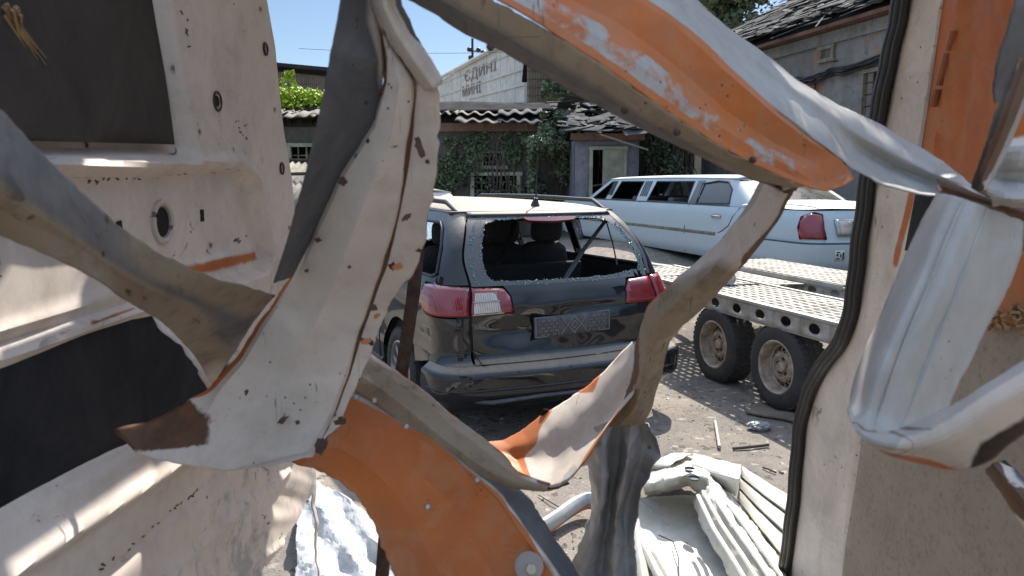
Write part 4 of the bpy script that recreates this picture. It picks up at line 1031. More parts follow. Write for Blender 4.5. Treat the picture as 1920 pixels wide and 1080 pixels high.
def ivy(name, label, boxes, n, size, D, seed, mat, cat='ivy', stems=20, bulge=.35, keep=()):
    rnd = random.Random(seed); pts = []; z0 = gz(0, D)
    c = Vector((P(sum(b[0] + b[2] for b in boxes) / (2 * len(boxes)), 300, D).x, D, z0))
    root = empty(name, c, 0, label, cat)
    for (xa, ya, xb, yb, wgt) in boxes:
        p0 = P(xa, ya, D); p1 = P(xb, yb, D)
        for k in range(int(n * wgt)):
            x = rnd.uniform(p0.x, p1.x); z = rnd.uniform(p1.z, p0.z)
            if any(P(q[0], q[1], D).x < x < P(q[2], q[1], D).x and P(q[0], q[3], D).z < z < P(q[0], q[1], D).z for q in keep) and rnd.random() < .88: continue
            u = (x - p0.x) / (p1.x - p0.x) * 2 - 1; v = (z - p1.z) / (p0.z - p1.z) * 2 - 1
            m = noise.noise(Vector((x * 1.6, z * 1.8, seed))) + .35 * noise.noise(Vector((x * 5, z * 5, seed)))
            if m < -.12 + .5 * max(0, u * u * abs(u) + v * v * abs(v) * .6 - .6): continue
            y = -.05 - bulge * max(0, m + .3) * rnd.uniform(.3, 1.1)
            pts.append(Vector((x - c.x, y, z - z0)))
    leaves(pts, size, rnd).build('foliage', mat, root)
    mb = MB()
    for k in range(stems):
        b = rnd.choice(boxes); x = rnd.uniform(P(b[0], 300, D).x, P(b[2], 300, D).x) - c.x; z = 0; pts = []; zt = P(b[0], b[1], D).z - z0
        while z < zt: pts.append((x, -.06 - rnd.uniform(0, .08), z)); x += rnd.gauss(0, .06); z += .28
        mb.tube(pts, rnd.uniform(.008, .02), 4)
    mb.build('stem', M['vine'], root, smooth=True)
ivy('wall_ivy', 'thin grey green ivy creeping over the workshop wall around the barred window', [(800, 262, 1010, 390, 1.0), (880, 250, 1000, 330, .3)], 10500, .075, 19.0, 3, M['leaf'], bulge=.3, keep=[(880, 322, 978, 392), (900, 282, 948, 316)])
ivy('ivy_bush', 'dense green ivy bush hanging over the wall left of the annex door', [(990, 225, 1085, 390, 1.0), (1010, 212, 1065, 260, .3), (1050, 225, 1130, 262, .3)], 12500, .075, 18.6, 9, M['leaf'], cat='bush', bulge=1.1)
ivy('roof_ivy', 'green creeper spilling over the slates above the pale annex door', [(1120, 225, 1200, 262, 1.0)], 1800, .075, 17.6, 19, M['leaf'], stems=3, bulge=.5)
ivy('dry_creeper', 'sparse dark creeper on the timber lean-to right of the annex door', [(1200, 205, 1300, 330, 1.0)], 1600, .075, 18.0, 29, M['leaf'], stems=16, bulge=.4)
def crown_tree(name, label, base, h, cx, rad, n, size, mat, seed, trunk=.12):
    rnd = random.Random(seed); root = empty(name, base, 0, label, 'tree')
    mb = MB(); mb.tube([(0, 0, 0), (.1, 0, h * .4), (.0, .1, h * .8)], [trunk, trunk * .8, trunk * .4], 8)
    for k in range(7):
        a = rnd.uniform(0, 6.28); mb.tube([(0.05, 0, h * .45 + .06 * k * h), (math.cos(a) * rad[0] * .4, math.sin(a) * rad[1] * .4, h * .7), (math.cos(a) * rad[0] * .8, math.sin(a) * rad[1] * .8, h * .85)], [trunk * .5, trunk * .3, .02], 5)
    mb.build('trunk', M['bark'], root, smooth=True)
    cl = [(Vector((rnd.gauss(0, .45) * rad[0], rnd.gauss(0, .45) * rad[1], h + rnd.gauss(0, .42) * rad[2])), rnd.uniform(.2, .42)) for k in range(26)]
    pts = []
    for k in range(n):
        c, r = rnd.choice(cl); v = Vector((rnd.gauss(0, 1), rnd.gauss(0, 1), rnd.gauss(0, 1))).normalized() * (rnd.random() ** .4)
        pts.append(c + Vector((v.x * rad[0], v.y * rad[1], v.z * rad[2])) * r)
    leaves(pts, size, rnd).build('crown', mat, root)
p = P(1345, 5, 24); crown_tree('leafy_tree', 'dark green tree rising behind the collapsed slate roof', (p.x, 24, .3), p.z - .3, 0, (1.7, 1.6, 1.5), 5200, .17, M['leaf'], 4)
def roof_bush():
    D = 21; c = P(562, 205, D); root = empty('bright_bush', c, 0, 'bright yellow green sunlit bush growing on the roof at far left', 'bush'); rnd = random.Random(7)
    pts = []
    for k in range(5200):
        u = rnd.gauss(0, .42); v = Vector((rnd.gauss(0, .60), rnd.gauss(0, .4), 0)); zz = rnd.uniform(-.22, .50) * (1 - .12 * v.x * v.x) + .1 * noise.noise(Vector((v.x * 4, 0, 1)))
        if abs(v.x) < 1.0: pts.append(Vector((v.x, v.y, zz)))
    for k in range(160): t = rnd.random(); pts.append(Vector((-.45 + .35 * t + rnd.gauss(0, .05), 0, .5 + .45 * math.sin(t * PI) + rnd.gauss(0, .04))))
    leaves(pts, .10, rnd).build('foliage', M['leafbright'], root)
    mb = MB()
    for k in range(14): mb.tube([(rnd.uniform(-.6, .6), 0, -.4), (rnd.uniform(-.7, .7), rnd.gauss(0, .1), .35)], .012, 4)
    mb.build('stem', M['bark'], root)
roof_bush()
def shelter():
    # pale corrugated lean-to roof glimpsed between the van door and the torn strip
    D = 9.0; p = P(545, 372, D); root = empty('sheet_metal_canopy', (p.x, D, 0), 0, 'low pale corrugated canopy with rusty edge glimpsed left of the torn strip', 'canopy')
    zt = P(560, 300, D + 2).z; zb = P(560, 385, D).z
    x0 = P(300, 300, D).x - p.x; x1 = P(596, 300, D).x - p.x
    up = Vector((0, 2.0, zt - zb)); vs, fs = wavy('', (x0, 0, zb), (1, 0, -.02), up, x1 - x0, up.length, None, None, pitch=.09, amp=.012, seed=3)
    MB().add(vs, fs).build('corrugated_sheet', M['asbestos_light'], root, smooth=True, thick=.006)
    mb = MB(); mb.tube([(x0, 2.0, zt + .02), (x1, 2.0, zt - .02)], .03, 6); mb.tube([(x0, 1.1, (zt + zb) / 2 + .06), (x1, 1.1, (zt + zb) / 2 + .10)], .025, 6); mb.build('rusty_rail', M['rust'], root, smooth=True)
    mb = MB()
    for x in (x0 + .1, x1 - .1):
        for y, z in ((0, zb), (2.0, zt)): mb.box((x, y, z / 2), (.06, .06, z - .02))
    mb.build('support_post', M['rust'], root)
shelter()
def factory():
    # pale panelled gable hall far behind
    D = 46.0; A = P(822, 190, D + 8); root = empty('factory_hall', (A.x, D, 0), 0, 'big pale concrete panel factory hall with faded letters rising behind the workshop roof', 'building')
    f = lambda px, py: P(px, py, D) - Vector((A.x, D, 0))
    d = (P(990, 190, D) - P(822, 190, D + 14)); d.z = 0; org = P(822, 190, D + 14) - Vector((A.x, D, 0)); org.z = 0; L = d.length; dn = d.normalized(); nn = Vector((dn.y, -dn.x, 0))
    def at(px, py):
        r = ray(px, py); o = Vector((0, 0, CH)) - Vector((A.x, D, 0)); k = (org - o).dot(nn) / r.dot(nn); h = o + r * k - org; return (h.dot(dn), h.z)
    tl = at(818, 152); tr = at(925, 94); tq = at(990, 60)
    poly = [(tl[0] - .3, 0), (at(990, 180)[0], 0), (at(990, 180)[0], tq[1]), (tr[0], tr[1]), (tl[0] - .3, tl[1] - .2)]
    W = lambda s, z, h=0: org + dn * s + Vector((0, 0, z)) + nn * h
    patch('front_wall', poly, lambda s, z: W(s, z), 1.2, M['concrete'], root)
    mb = MB(); Rz = Matrix(((dn.x, nn.x, 0), (dn.y, nn.y, 0), (0, 0, 1)))
    for px in (846, 863, 938, 965): s_ = at(px, 150)[0]; zt_ = lerp(tl[1], tr[1], (s_ - tl[0]) / (tr[0] - tl[0])); mb.box(W(s_, zt_ / 2 - .1, .0), (.12, .06, zt_), Rz)
    for (a, b) in (((822, 160), (990, 88)), ((822, 182), (990, 128)), ((880, 186), (990, 158))):
        p, q = at(*a), at(*b); mb.tube([W(*p, .02), W(*q, .02)], .06, 4)
    mb.build('panel_joint', M['concrete'], root)
    p, q, r = at(818, 152), at(925, 94), at(990, 60); mb = MB(); mb.tube([W(p[0], p[1], .1), W(q[0], q[1], .1), W(r[0], r[1], .1)], .16, 5); mb.build('roof_edge', M['concrete'], root)
    side = [(0, 0), (14, 0), (14, tq[1]), (0, tq[1])]
    patch('side_wall', side, lambda y, z: W(poly[1][0], z) - nn * y * .98 + dn * y * .2, 2, M['brickbeige'], root)
    s_ = at(990, 180)[0]; mb = MB(); mb.tube([W(s_, 0, .1), W(s_, tq[1], .1)], .14, 6); mb.build('corner_pipe', M['metal'], root)
    # faded lettering
    red = simple('faded_lettering', (.36, .29, .26), .9, 0, .5, 3)
    for txt, pa, pb, yt, k in (('ЄДИНІ', (872, 158), (932, 136), 24, 1.0), ('МИНІ', (868, 182), (902, 173), 20, .8)):
        a_, b_ = at(*pa), at(*pb)
        cu = bpy.data.curves.new('faded_letters', 'FONT'); cu.body = txt; cu.size = 1; cu.extrude = .01
        o = bpy.data.objects.new('tmp', cu); col.objects.link(o); bpy.context.view_layer.update()
        me = bpy.data.meshes.new_from_object(o.evaluated_get(bpy.context.evaluated_depsgraph_get())); bpy.data.objects.remove(o)
        xs = [v.co.x for v in me.vertices]; ys = [v.co.y for v in me.vertices]; x0, x1, y0, y1 = min(xs), max(xs), min(ys), max(ys)
        hgt = abs(at(pa[0], pa[1] - yt)[1] - a_[1])
        for v in me.vertices:
            u = (v.co.x - x0) / (x1 - x0); w_ = (v.co.y - y0) / (y1 - y0); zz = v.co.z
            v.co = W(lerp(a_[0], b_[0], u), lerp(a_[1], b_[1], u) + hgt * w_, .04 + zz)
        me.materials.clear(); me.materials.append(red); me.name = 'faded_letters'; o = bpy.data.objects.new('faded_letters', me); col.objects.link(o); o.parent = root
factory()
def mast():
    D = 66; c = P(886, 120, D); root = empty('floodlight_mast', (c.x, D, 0), 0, 'thin dark mast with lamps and dishes standing behind the pale factory gable', 'mast')
    zt = P(886, 72, D).z; zb = 0; mb = MB(); mb.tube([(0, 0, zb), (0, 0, zt)], .10, 6)
    for py in (96, 112, 120): z = P(886, py, D).z; mb.tube([(-.35, 0, z), (1.1, 0, z)], .06, 5)
    mb.build('pole', M['plastic'], root)
    for px, py, r in ((880, 93, .2), (897, 94, .2), (907, 100, .26), (882, 108, .18), (903, 107, .18)):
        q = P(px, py, D); vs, fs = lathe([(-.14, .001), (-.1, r * .6), (0, r), (.06, r * 1.05), (.06, .001)], n=12)
        MB().add([Vector((v[1], v[0] , v[2])) + Vector((q.x - c.x, -.15, q.z)) for v in vs], fs).build('lamp', M['plastic'], root, smooth=True)
mast()
def wire():
    D = 40; a, b = P(560, 91, D), P(1100, 90, D); root = None
    o = MB().tube([a + (b - a) * (k / 12) - Vector((0, 0, .25 * math.sin(k / 12 * PI))) for k in range(13)], .010, 4).build('overhead_wire', M['plastic'])
    tag(o, 'thin overhead wire crossing the blue sky left of the mast', 'wire')
wire()
def left_hall():
    D = 36; a, b = P(470, 200, D).x, P(690, 200, D).x; zt = P(560, 121, D).z; root = empty('brick_hall', (a, D, 0), 0, 'beige brick hall with black parapet behind the bright bush', 'building')
    W = b - a
    patch('front_wall', [(0, 0), (W, 0), (W, zt - .5), (0, zt)], lambda x, z: Vector((x, 0, z)), 1, M['brickbeige'], root)
    patch('side_wall', [(0, 0), (10, 0), (10, zt - .5), (0, zt - .5)], lambda y, z: Vector((W, y, z)), 1, M['brickbeige'], root)
    mb = MB(); mb.tube([(0, -.1, zt), (W, -.1, zt - .5)], .2, 4); mb.build('parapet', M['tar'], root)
    mb = MB()
    for k in range(1, 60): mb.box((W * k / 60, -.01, zt / 2), (.03, .02, zt - .6))
    for k in range(14): mb.box((W / 2, -.012, zt - .9 - k * .42), (W, .02, .03))
    mb.build('block_joint', M['oldwall'], root)
left_hall()
def brick_house():
    D = 34; a, b = P(988, 200, D).x, P(1110, 200, D).x; zt = P(1050, 120, D).z; root = empty('brick_outbuilding', (a, D, 0), 0, 'brown block outbuilding with creeper between the factory gable and the orange beam', 'building')
    W = b - a; patch('front_wall', [(0, 0), (W, 0), (W, zt), (0, zt)], lambda x, z: Vector((x, 0, z)), 1, M['brickbeige'], root)
    patch('side_wall', [(0, 0), (6, 0), (6, zt), (0, zt)], lambda y, z: Vector((W, y, z)), 1, M['brickbeige'], root)
    mb = MB()
    for k in range(1, 24): mb.box((W * k / 24, -.02, zt / 2), (.03, .03, zt))
    for k in range(12): mb.box((W / 2, -.022, zt - .3 - k * .35), (W, .03, .03))
    mb.build('block_joint', M['oldwall'], root)
    mb = MB(); mb.box((W / 2, 3, zt + .05), (W + .3, 6.3, .1)); mb.build('roof', M['tar'], root)
brick_house()
ivy('outbuilding_creeper', 'patchy creeper on the brown block outbuilding behind the slate roof', [(1015, 140, 1110, 185, 1.0)], 1500, .22, 33.5, 39, M['leaf'], stems=4, bulge=.5)
# ================================================================ WRECKED VAN (we stand inside it)
VAN = empty('wrecked_van', (0, 1.0, .3), 0, 'torn cream and orange van body hanging in shredded strips around the opening', 'van')
VO = Vector((0, 1.0, .3))
CODES = {'c': (0, 0, 0, 0, 0, 0), 'o': (1, 0, 0, 0, 0, 0), 'r': (0, 1, 0, 0, 0, 0), 'g': (0, 0, 1, 0, 0, 0), 'w': (0, 0, 0, 1, 0, 0), 't': (0, 0, 0, 0, 1, 0), 'k': (0, 0, 0, 0, 0, 1),
         'p': (1, 0, 0, .505, 0, 0), 'n': (0, .42, 0, 0, 0, 0), 'q': (0, .5, 0, 0, 1, 0), 'y': (.55, 0, 0, 0, .6, 0), 'e': (.55, .4, 0, 0, 0, 0), 's': (0, 0, .5, .4, 0, 0), 'u': (0, .25, .57, 0, 1, 0), 'h': (0, 0, .45, 0, .5, 0), 'd': (.5, 0, 0, 0, .7, 0)}
def cr(a, b, c, d, t):
    return .5 * ((2 * b) + (c - a) * t + (2 * a - 5 * b + 4 * c - d) * t * t + (3 * b - a - 3 * c + d) * t * t * t)
def sheet(name, rows, nu=8, nv=8, thick=.0016, dent=.004, ds=6, seed=0, smooth_cols=False, edge=.0045, parent=None, ang=14, mat=None, label=None, frame='px', tilt=0):
    """rows of (px, py, D, code) control points -> torn metal sheet. rows run along the strip, columns across"""
    R, C = len(rows), len(rows[0]) + (1 if name == 'torn_panel' and seed == 1 else 0); g = []
    for row in rows:
        if name == 'torn_panel' and seed == 1: q5, q6 = row[4], row[5]; row = row[:5] + [tuple(lerp(q5[i], q6[i], .14) for i in range(3)) + ('c',)] + row[5:]
        if tilt: mp = sum(p[1] for p in row) / len(row); row = [(p[0], p[1], p[2] * (1 + tilt * (mp - p[1]) / 1400), p[3]) for p in row]
        g.append([(P(p[0], p[1], p[2]) if frame == 'px' else Vector(p[:3]), CODES[p[3]]) for p in row])
    def clampi(i, n): return max(0, min(n - 1, i))
    def ptc(i, j): return g[clampi(i, R)][clampi(j, C)]
    # across first
    cols = []
    us = []
    for j in range(C - 1):
        for k in range(nu): us.append((j, k / nu))
    us.append((C - 2, 1.0))
    grid = []; att = []
    vsl = [(i, k / nv) for i in range(R - 1) for k in range(nv)] + [(R - 2, 1.0)]
    for (i, t) in vsl:
        line = [cr(ptc(i - 1, j)[0], ptc(i, j)[0], ptc(i + 1, j)[0], ptc(i + 2, j)[0], t).lerp(ptc(i, j)[0].lerp(ptc(i + 1, j)[0], t), 0 if name == 'curled_panel' else .65) for j in range(C)]
        ml = [[lerp(ptc(i, j)[1][q], ptc(i + 1, j)[1][q], t) for q in range(6)] for j in range(C)]
        lr = []; ar = []
        for (j, u) in us:
            if smooth_cols:
                a = line[max(0, j - 1)]; b = line[j]; c = line[j + 1]; d = line[min(C - 1, j + 2)]; p = cr(a, b, c, d, u)
            else: p = line[j].lerp(line[j + 1], u)
            lr.append(p); ar.append([lerp(ml[j][q], ml[j + 1][q], u) for q in range(6)])
        grid.append(lr); att.append(ar)
    H, W = len(grid), len(grid[0]); vs = []; a1 = []; a2 = []
    for y in range(H):
        for x in range(W):
            p = grid[y][x]
            tx = grid[y][min(W - 1, x + 1)] - grid[y][max(0, x - 1)]; ty = grid[min(H - 1, y + 1)][x] - grid[max(0, y - 1)][x]
            n = tx.cross(ty); n = n.normalized() if n.length > 1e-9 else Vector((0, -1, 0))
            q = p + Vector((seed * 3.1, seed, 0)); dn = dent * (.8 * noise.noise(q * ds) + .9 * (.35 - abs(noise.noise(q * ds * 1.3 + Vector((9, 2, 5))))) + .5 * (.3 - abs(noise.noise(q * ds * 3.1))) + .12 * noise.noise(q * ds * 8))
            p2 = p + n * dn
            if edge and x in (0, W - 1):
                e = noise.noise(q * 30) + .7 * noise.noise(q * 90) + .5 * noise.noise(q * 210); p2 = p2 + tx.normalized() * (edge * e)
            if edge and y in (0, H - 1):
                e = noise.noise(q * 38) + .6 * noise.noise(q * 95); p2 = p2 + ty.normalized() * (edge * e)
            vs.append(p2 - VO if parent is None else p2 - parent_off(parent)); m = att[y][x]; m = [m[0], max(m[1], .44), *m[2:]] if (edge and (x in (0, W - 1) or y in (0, H - 1))) else m; a1.append((m[0], m[1], m[2], 1)); a2.append((m[3], m[4], m[5], 1))
    fs = [(y * W + x, y * W + x + 1, (y + 1) * W + x + 1, (y + 1) * W + x) for y in range(H - 1) for x in range(W - 1)]
    o = link(name, vs, fs, mat or M['van'], parent or VAN, thick=thick, angle=ang, offset=0, attrs={'m1': a1, 'm2': a2})
    if label: o['label'] = label
    return o
def parent_off(p): return p.location
def A(D, *rows):    # same-depth shorthand: every row is [(x,y,code[,dD])...] with row depth D or (D, pts)
    out = []
    for r in rows:
        d, pts = r; out.append([(p[0], p[1], d + (p[3] if len(p) > 3 else 0), p[2]) for p in pts])
    return out
# ---- left door: plane x = -0.6
XL = -.6
def Lp(px, py): return PX(px, py, XL)
def Lpoly(*pts): return [Lp(*p) for p in pts]
def Lpt(y, z, off=0): return Vector((XL + off, y, z)) - VO
door_out = [(.28, 2.42)] + Lpoly((470, -90), (497, 0), (513, 90), (530, 250), (545, 340), (553, 420), (566, 560), (581, 760), (592, 900), (593, 1000), (592, 1100)) + [(2.14, .72), (.28, .72)]
win = Lpoly((-420, -400), (296, -400), (298, 0), (318, 120), (352, 282), (-500, 292))
win = [(max(.3, p[0]), min(2.36, p[1])) for p in win]
emb = Lpoly((-600, 345), (120, 328), (455, 322), (480, 345), (508, 478), (495, 505), (380, 545), (190, 600), (-30, 690), (-600, 830)); emb = [(max(.33, p[0]), p[1]) for p in emb]
dark = Lpoly((-500, 900), (0, 692), (280, 588), (345, 585), (440, 640), (455, 730), (400, 775), (230, 850), (0, 980), (-500, 1270)); dark = [(max(.33, p[0]), max(.8, p[1])) for p in dark]
def seg(a, b):
    a = Lp(*a); b = Lp(*b); return a, b
RIDG = [(seg((-300, 305), (450, 298)), .007, .008), (seg((0, 640), (500, 462)), .008, .008), (seg((0, 660), (300, 565)), -.005, .006), (seg((-60, 1110), (330, 862)), .026, .020), (seg((330, 862), (560, 800)), .022, .020), (seg((200, 1085), (420, 880)), -.008, .012), (seg((310, 1085), (540, 882)), .009, .009), (seg((430, 1085), (580, 985)), .007, .008), (seg((395, -40), (425, 280)), -.004, .014), (seg((425, 0), (470, 290)), .003, .01)]
def dseg(p, s):
    (ax, ay), (bx, by) = s; ex, ey = bx - ax, by - ay; L = ex * ex + ey * ey; t = max(0, min(1, ((p[0] - ax) * ex + (p[1] - ay) * ey) / L)); return math.hypot(p[0] - ax - ex * t, p[1] - ay - ey * t)
def relief(y, z):
    p = (y, z); h = 0
    d = sdist(p, win); h -= .040 * sstep(.024, -.006, d)
    h += .010 * math.exp(-((d - .035) / .012) ** 2)
    d = sdist(p, emb); h -= .034 * sstep(.012, -.008, d); h += .006 * math.exp(-((d - .018) / .007) ** 2)
    d = sdist(p, dark); h -= .034 * sstep(.018, -.012, d)
    for s, a, w_ in RIDG: h += a * math.exp(-(dseg(p, s) / w_) ** 2)
    low = sstep(1.12, .95, z); al, ac = (y * .88 + z * -.45), (y * .45 + z * .88); h += low * (.010 * noise.noise(Vector((al * 2.2, ac * 15, 2))) + .0035 * noise.noise(Vector((al * 5, ac * 38, 6)))) + .0022 * noise.noise(Vector((y * 5, z * 5, 0)))
    h += .0003 * noise.noise(Vector((y * 25, z * 25, 0)))
    h += .004 * sstep(.0, .004, (y - Lp(430, 100)[0]) - .0)
    return h
def lmask(y, z):
    h = 0
    or_ = 0
    a = Lp(500, 470)
    o = sstep(.06, .0, dseg((y, z), seg((370, 512), (500, 480)))) * .56
    o = max(o, .6 * sstep(.012, 0, dseg((y, z), seg((235, 592), (280, 580)))))
    w_ = .75 * sstep(.03, .0, dseg((y, z), seg((150, 300), (350, 292)))) if False else 0
    rst = .47 * sstep(.012, .0, dseg((y, z), seg((150, 335), (420, 325)))) + .47 * sstep(.01, 0, dseg((y, z), seg((190, 605), (270, 580))))
    blk = 0
    wh = .46 * sstep(1.15, .98, z)
    return ((o, rst, .0, 1), (wh, .0, blk, 1))
patch('side_door_panel', door_out, lambda y, z: Lpt(y, z, relief(y, z)), .0085, M['van'], VAN, thick=.004, offset=-1, angle=50, maskf=lmask)
bw = [(p[0], p[1]) for p in [(.3, 2.36)] + Lpoly((300, -200), (302, 0), (323, 130), (343, 271), (-450, 274))]; bw[-1] = (.34, bw[-1][1]); bw[1] = (bw[1][0], 2.3)
patch('window_blank', bw, lambda y, z: Lpt(y, z, -.014 + .002 * noise.noise(Vector((y * 8, z * 8, 0)))), .03, M['hardboard'], VAN, thick=.003, offset=-1)['label'] = 'dark fibreboard sheet filling the door window'
bd = [(p[0] - 0, p[1]) for p in dark]
patch('lower_blank', bd, lambda y, z: Lpt(y, z, -.026 + .004 * noise.noise(Vector((y * 4, z * 4, 0)))), .03, M['darkboard'], VAN, thick=.003, offset=-1)['label'] = 'smooth black lower door panel'
def Lpos(px, py, off=0): y, z = Lp(px, py); return Lpt(y, z, relief(y, z) + off)
def hole_disc(px, py, r, mat, off=.0015, rim=None, name='drilled_hole', sq=1, rimr=1.25):
    c = Lpos(px, py, off); mb = MB(); n = 20
    mb.add([c + Vector((.0006, math.cos(2 * PI * k / n) * r * sq, math.sin(2 * PI * k / n) * r)) for k in range(n)] + [c + Vector((-.002, math.cos(2 * PI * k / n) * r * sq, math.sin(2 * PI * k / n) * r)) for k in range(n)], [tuple(range(n))] + [(k, (k + 1) % n, n + (k + 1) % n, n + k) for k in range(n)])
    h = mb.build(name, mat, VAN)
    if rim:
        pts = [c + Vector((.001, math.cos(2 * PI * k / 24) * r * rimr * sq, math.sin(2 * PI * k / 24) * r * rimr)) for k in range(25)]
        MB().tube(pts, r * .22, 6, cap=False).build('hole_rim', rim, h, smooth=True)
    return h
vanplain = simple('cream_paint', (.54, .46, .40), .5, 0, .2, 9, .1)
hole_disc(338, 416, .027, M['blackhole'], rim=vanplain, name='round_hole_shade', sq=1.0, rimr=1.3)  # holes are flat black discs standing for the shade inside them
hole_disc(406, 190, .011, M['blackhole'], rim=M['rust'], name='bolt_hole_shade', rimr=1.7)
hole_disc(271, 73, .010, M['blackhole'], off=.022, name='bolt_hole_shade')
hole_disc(493, 92, .0125, M['metal'], rim=M['rubber'], name='clip', rimr=1.1); hole_disc(524, 316, .0125, M['metal'], rim=M['rust'], name='clip', rimr=1.1)
for px, py in ((484, 17), (512, 206), (539, 427), (328, 128), (328, 192), (371, 247), (210, 272), (425, 460), (537, 560), (578, 940), (575, 810)): hole_disc(px, py, .0042, M['rust'], rim=vanplain, name='rivet', rimr=1.6)
def slot(px, py, w_, h_, lean=0):
    c = Lpos(px, py, .001); mb = MB(); mb.box(c, (.003, w_, h_), Matrix.Rotation(lean, 3, 'X')); mb.build('slot_hole_shade', M['blackhole'], VAN)  # black plate painted for the dark inside of a slot
slot(410, 404, .014, .024); slot(263, 430, .014, .027, .1); slot(36, 477, .014, .030, .15)
# splintered wood stuck in the board
mb = MB(); rnd = random.Random(3)
c0 = Lpos(62, 62, .025)
for k in range(26):
    t = rnd.uniform(-1, 1); L = .035 * rnd.uniform(.5, 1); dv = Vector((rnd.gauss(0, .15), .75, -.66)).normalized()
    s_ = c0 + Vector((0, rnd.gauss(0, .004), rnd.gauss(0, .005))) + dv * rnd.uniform(-.01, .012)
    mb.tube([s_ - dv * L, s_ + dv * L * rnd.uniform(.7, 1.2)], [rnd.uniform(.002, .004), .0006], 4)
mb.build('wood_splinter', M['wood'], VAN)
# bent scratches / chips along the ridges as dark paint flakes
rnd = random.Random(5)
for (a, b, n_) in (((345, 20), (352, 90), 6), ((200, 340), (430, 322), 16), ((455, 455), (492, 448), 8), ((0, 530), (60, 508), 7), ((440, 225), (455, 262), 7), ((190, 1070), (400, 900), 16), ((480, 960), (560, 1040), 8)):
    for k in range(n_):
        t = rnd.random(); px = lerp(a[0], b[0], t) + rnd.gauss(0, 2.5); py = lerp(a[1], b[1], t) + rnd.gauss(0, 2.5)
        mb = MB(); mb.box(Lpos(px, py, .0012), (.0012, rnd.uniform(.003, .012), rnd.uniform(.0015, .003)), Matrix.Rotation(rnd.uniform(-.8, .8), 3, 'X')); mb.build('paint_chip', M['rust'], VAN)
# ---- strip 1: big cream torn pillar skin
s1 = [
 (.86, [(690, -70, 'r', .02), (700, -70, 'q'), (710, -68, 'c'), (722, -66, 'c'), (726, -66, 'q'), (738, -62, 'c')]),
 (.86, [(702, 50, 'r', .02), (708, 52, 'r'), (714, 56, 'c'), (722, 62, 'c'), (727, 64, 'q'), (742, 68, 'c')]),
 (.87, [(716, 150, 'r', .02), (724, 153, 'n'), (748, 156, 'c', -.01), (772, 152, 'c'), (779, 150, 'q', .01), (815, 158, 'c', .0)]),
 (.89, [(692, 235, 'n', .02), (702, 238, 'c'), (735, 242, 'c', -.015), (764, 242, 'c'), (772, 240, 'r', .012), (826, 228, 'c', .0)]),
 (.92, [(636, 325, 'e', .02), (650, 330, 'c'), (700, 337, 'c', -.02), (750, 342, 'c'), (757, 342, 'r', .012), (818, 332, 'c', .0)]),
 (.95, [(600, 402, 'o', .02), (615, 408, 'c'), (670, 415, 'c', -.02), (733, 418, 'c'), (741, 418, 'r', .012), (804, 415, 'c', .01)]),
 (.98, [(562, 482, 'o', .02), (575, 487, 'c'), (640, 497, 'c', -.02), (713, 497, 'c'), (721, 499, 'r', .012), (788, 492, 'c', .02)]),
 (1.0, [(538, 523, 'o', .02), (550, 528, 'c'), (622, 540, 'c', -.02), (700, 535, 'c'), (708, 536, 'r', .012), (756, 535, 'n', .02)]),
 (1.02, [(508, 568, 'o', .02), (521, 573, 'c'), (598, 590, 'c', -.02), (682, 588, 'c'), (690, 590, 'r', .012), (728, 578, 'n', .02)]),
 (1.03, [(483, 608, 'o', .02), (497, 612, 'c'), (578, 632, 'c', -.02), (668, 630, 'c'), (676, 632, 'r', .012), (706, 640, 'c', .02)]),
 (1.04, [(440, 672, 'o', .02), (456, 680, 'c'), (548, 705, 'c', -.01), (646, 700, 'c'), (654, 703, 'r', .012), (683, 692, 'n', .02)]),
 (1.04, [(398, 722, 'o', .02), (413, 734, 'c'), (510, 770, 'c', -.01), (622, 762, 'c'), (630, 765, 'r', .012), (652, 756, 'c', .02)]),
 (1.03, [(365, 745, 'e', .02), (392, 768, 'n'), (478, 815, 'c', -.01), (602, 806, 'c'), (609, 808, 'k', .012), (634, 800, 'n', .02)]),
 (1.01, [(300, 783, 'r', .02), (345, 815, 'r'), (430, 850, 'c', -.01), (572, 850, 'c'), (593, 840, 'k', .01), (606, 828, 'k', .02)]),
 (.99, [(214, 803, 'r', .02), (250, 850, 'n'), (325, 868, 'c'), (425, 883, 'c'), (515, 872, 'c'), (588, 857, 'c', .01)]),
]
sheet('torn_panel', A(0, *s1), nu=8, nv=8, dent=.006, ds=5, seed=1, edge=.004, label='cream strip with orange torn edge')
mb = MB(); rnd = random.Random(9)
def flakes(mb, a, b, D, n, s0, s1_, off=.004):
    for k in range(n):
        t = rnd.random(); p = P(lerp(a[0], b[0], t) + rnd.gauss(0, 3), lerp(a[1], b[1], t) + rnd.gauss(0, 3), D) - VO
        mb.box(p, (rnd.uniform(s0, s1_), .002, rnd.uniform(s0, s1_) * .6), Matrix.Rotation(rnd.uniform(0, 3), 3, 'Y'))
# flange folded over the top edge
sheet('torn_panel', A(0, (.83, [(690, -70, 'c', .02), (716, -70, 'c'), (744, -66, 'k', .03)]), (.83, [(700, 12, 'c', .02), (726, 12, 'c'), (752, 12, 'k', .03)]), (.835, [(726, 70, 'n', .02), (752, 66, 'c'), (776, 62, 'k', .03)]), (.84, [(762, 124, 'c', .02), (784, 116, 'c'), (803, 108, 'c', .03)]), (.85, [(800, 172, 'c', .02), (816, 162, 'c'), (829, 150, 'n', .03)])), nu=6, nv=8, dent=.002, seed=2, smooth_cols=True)
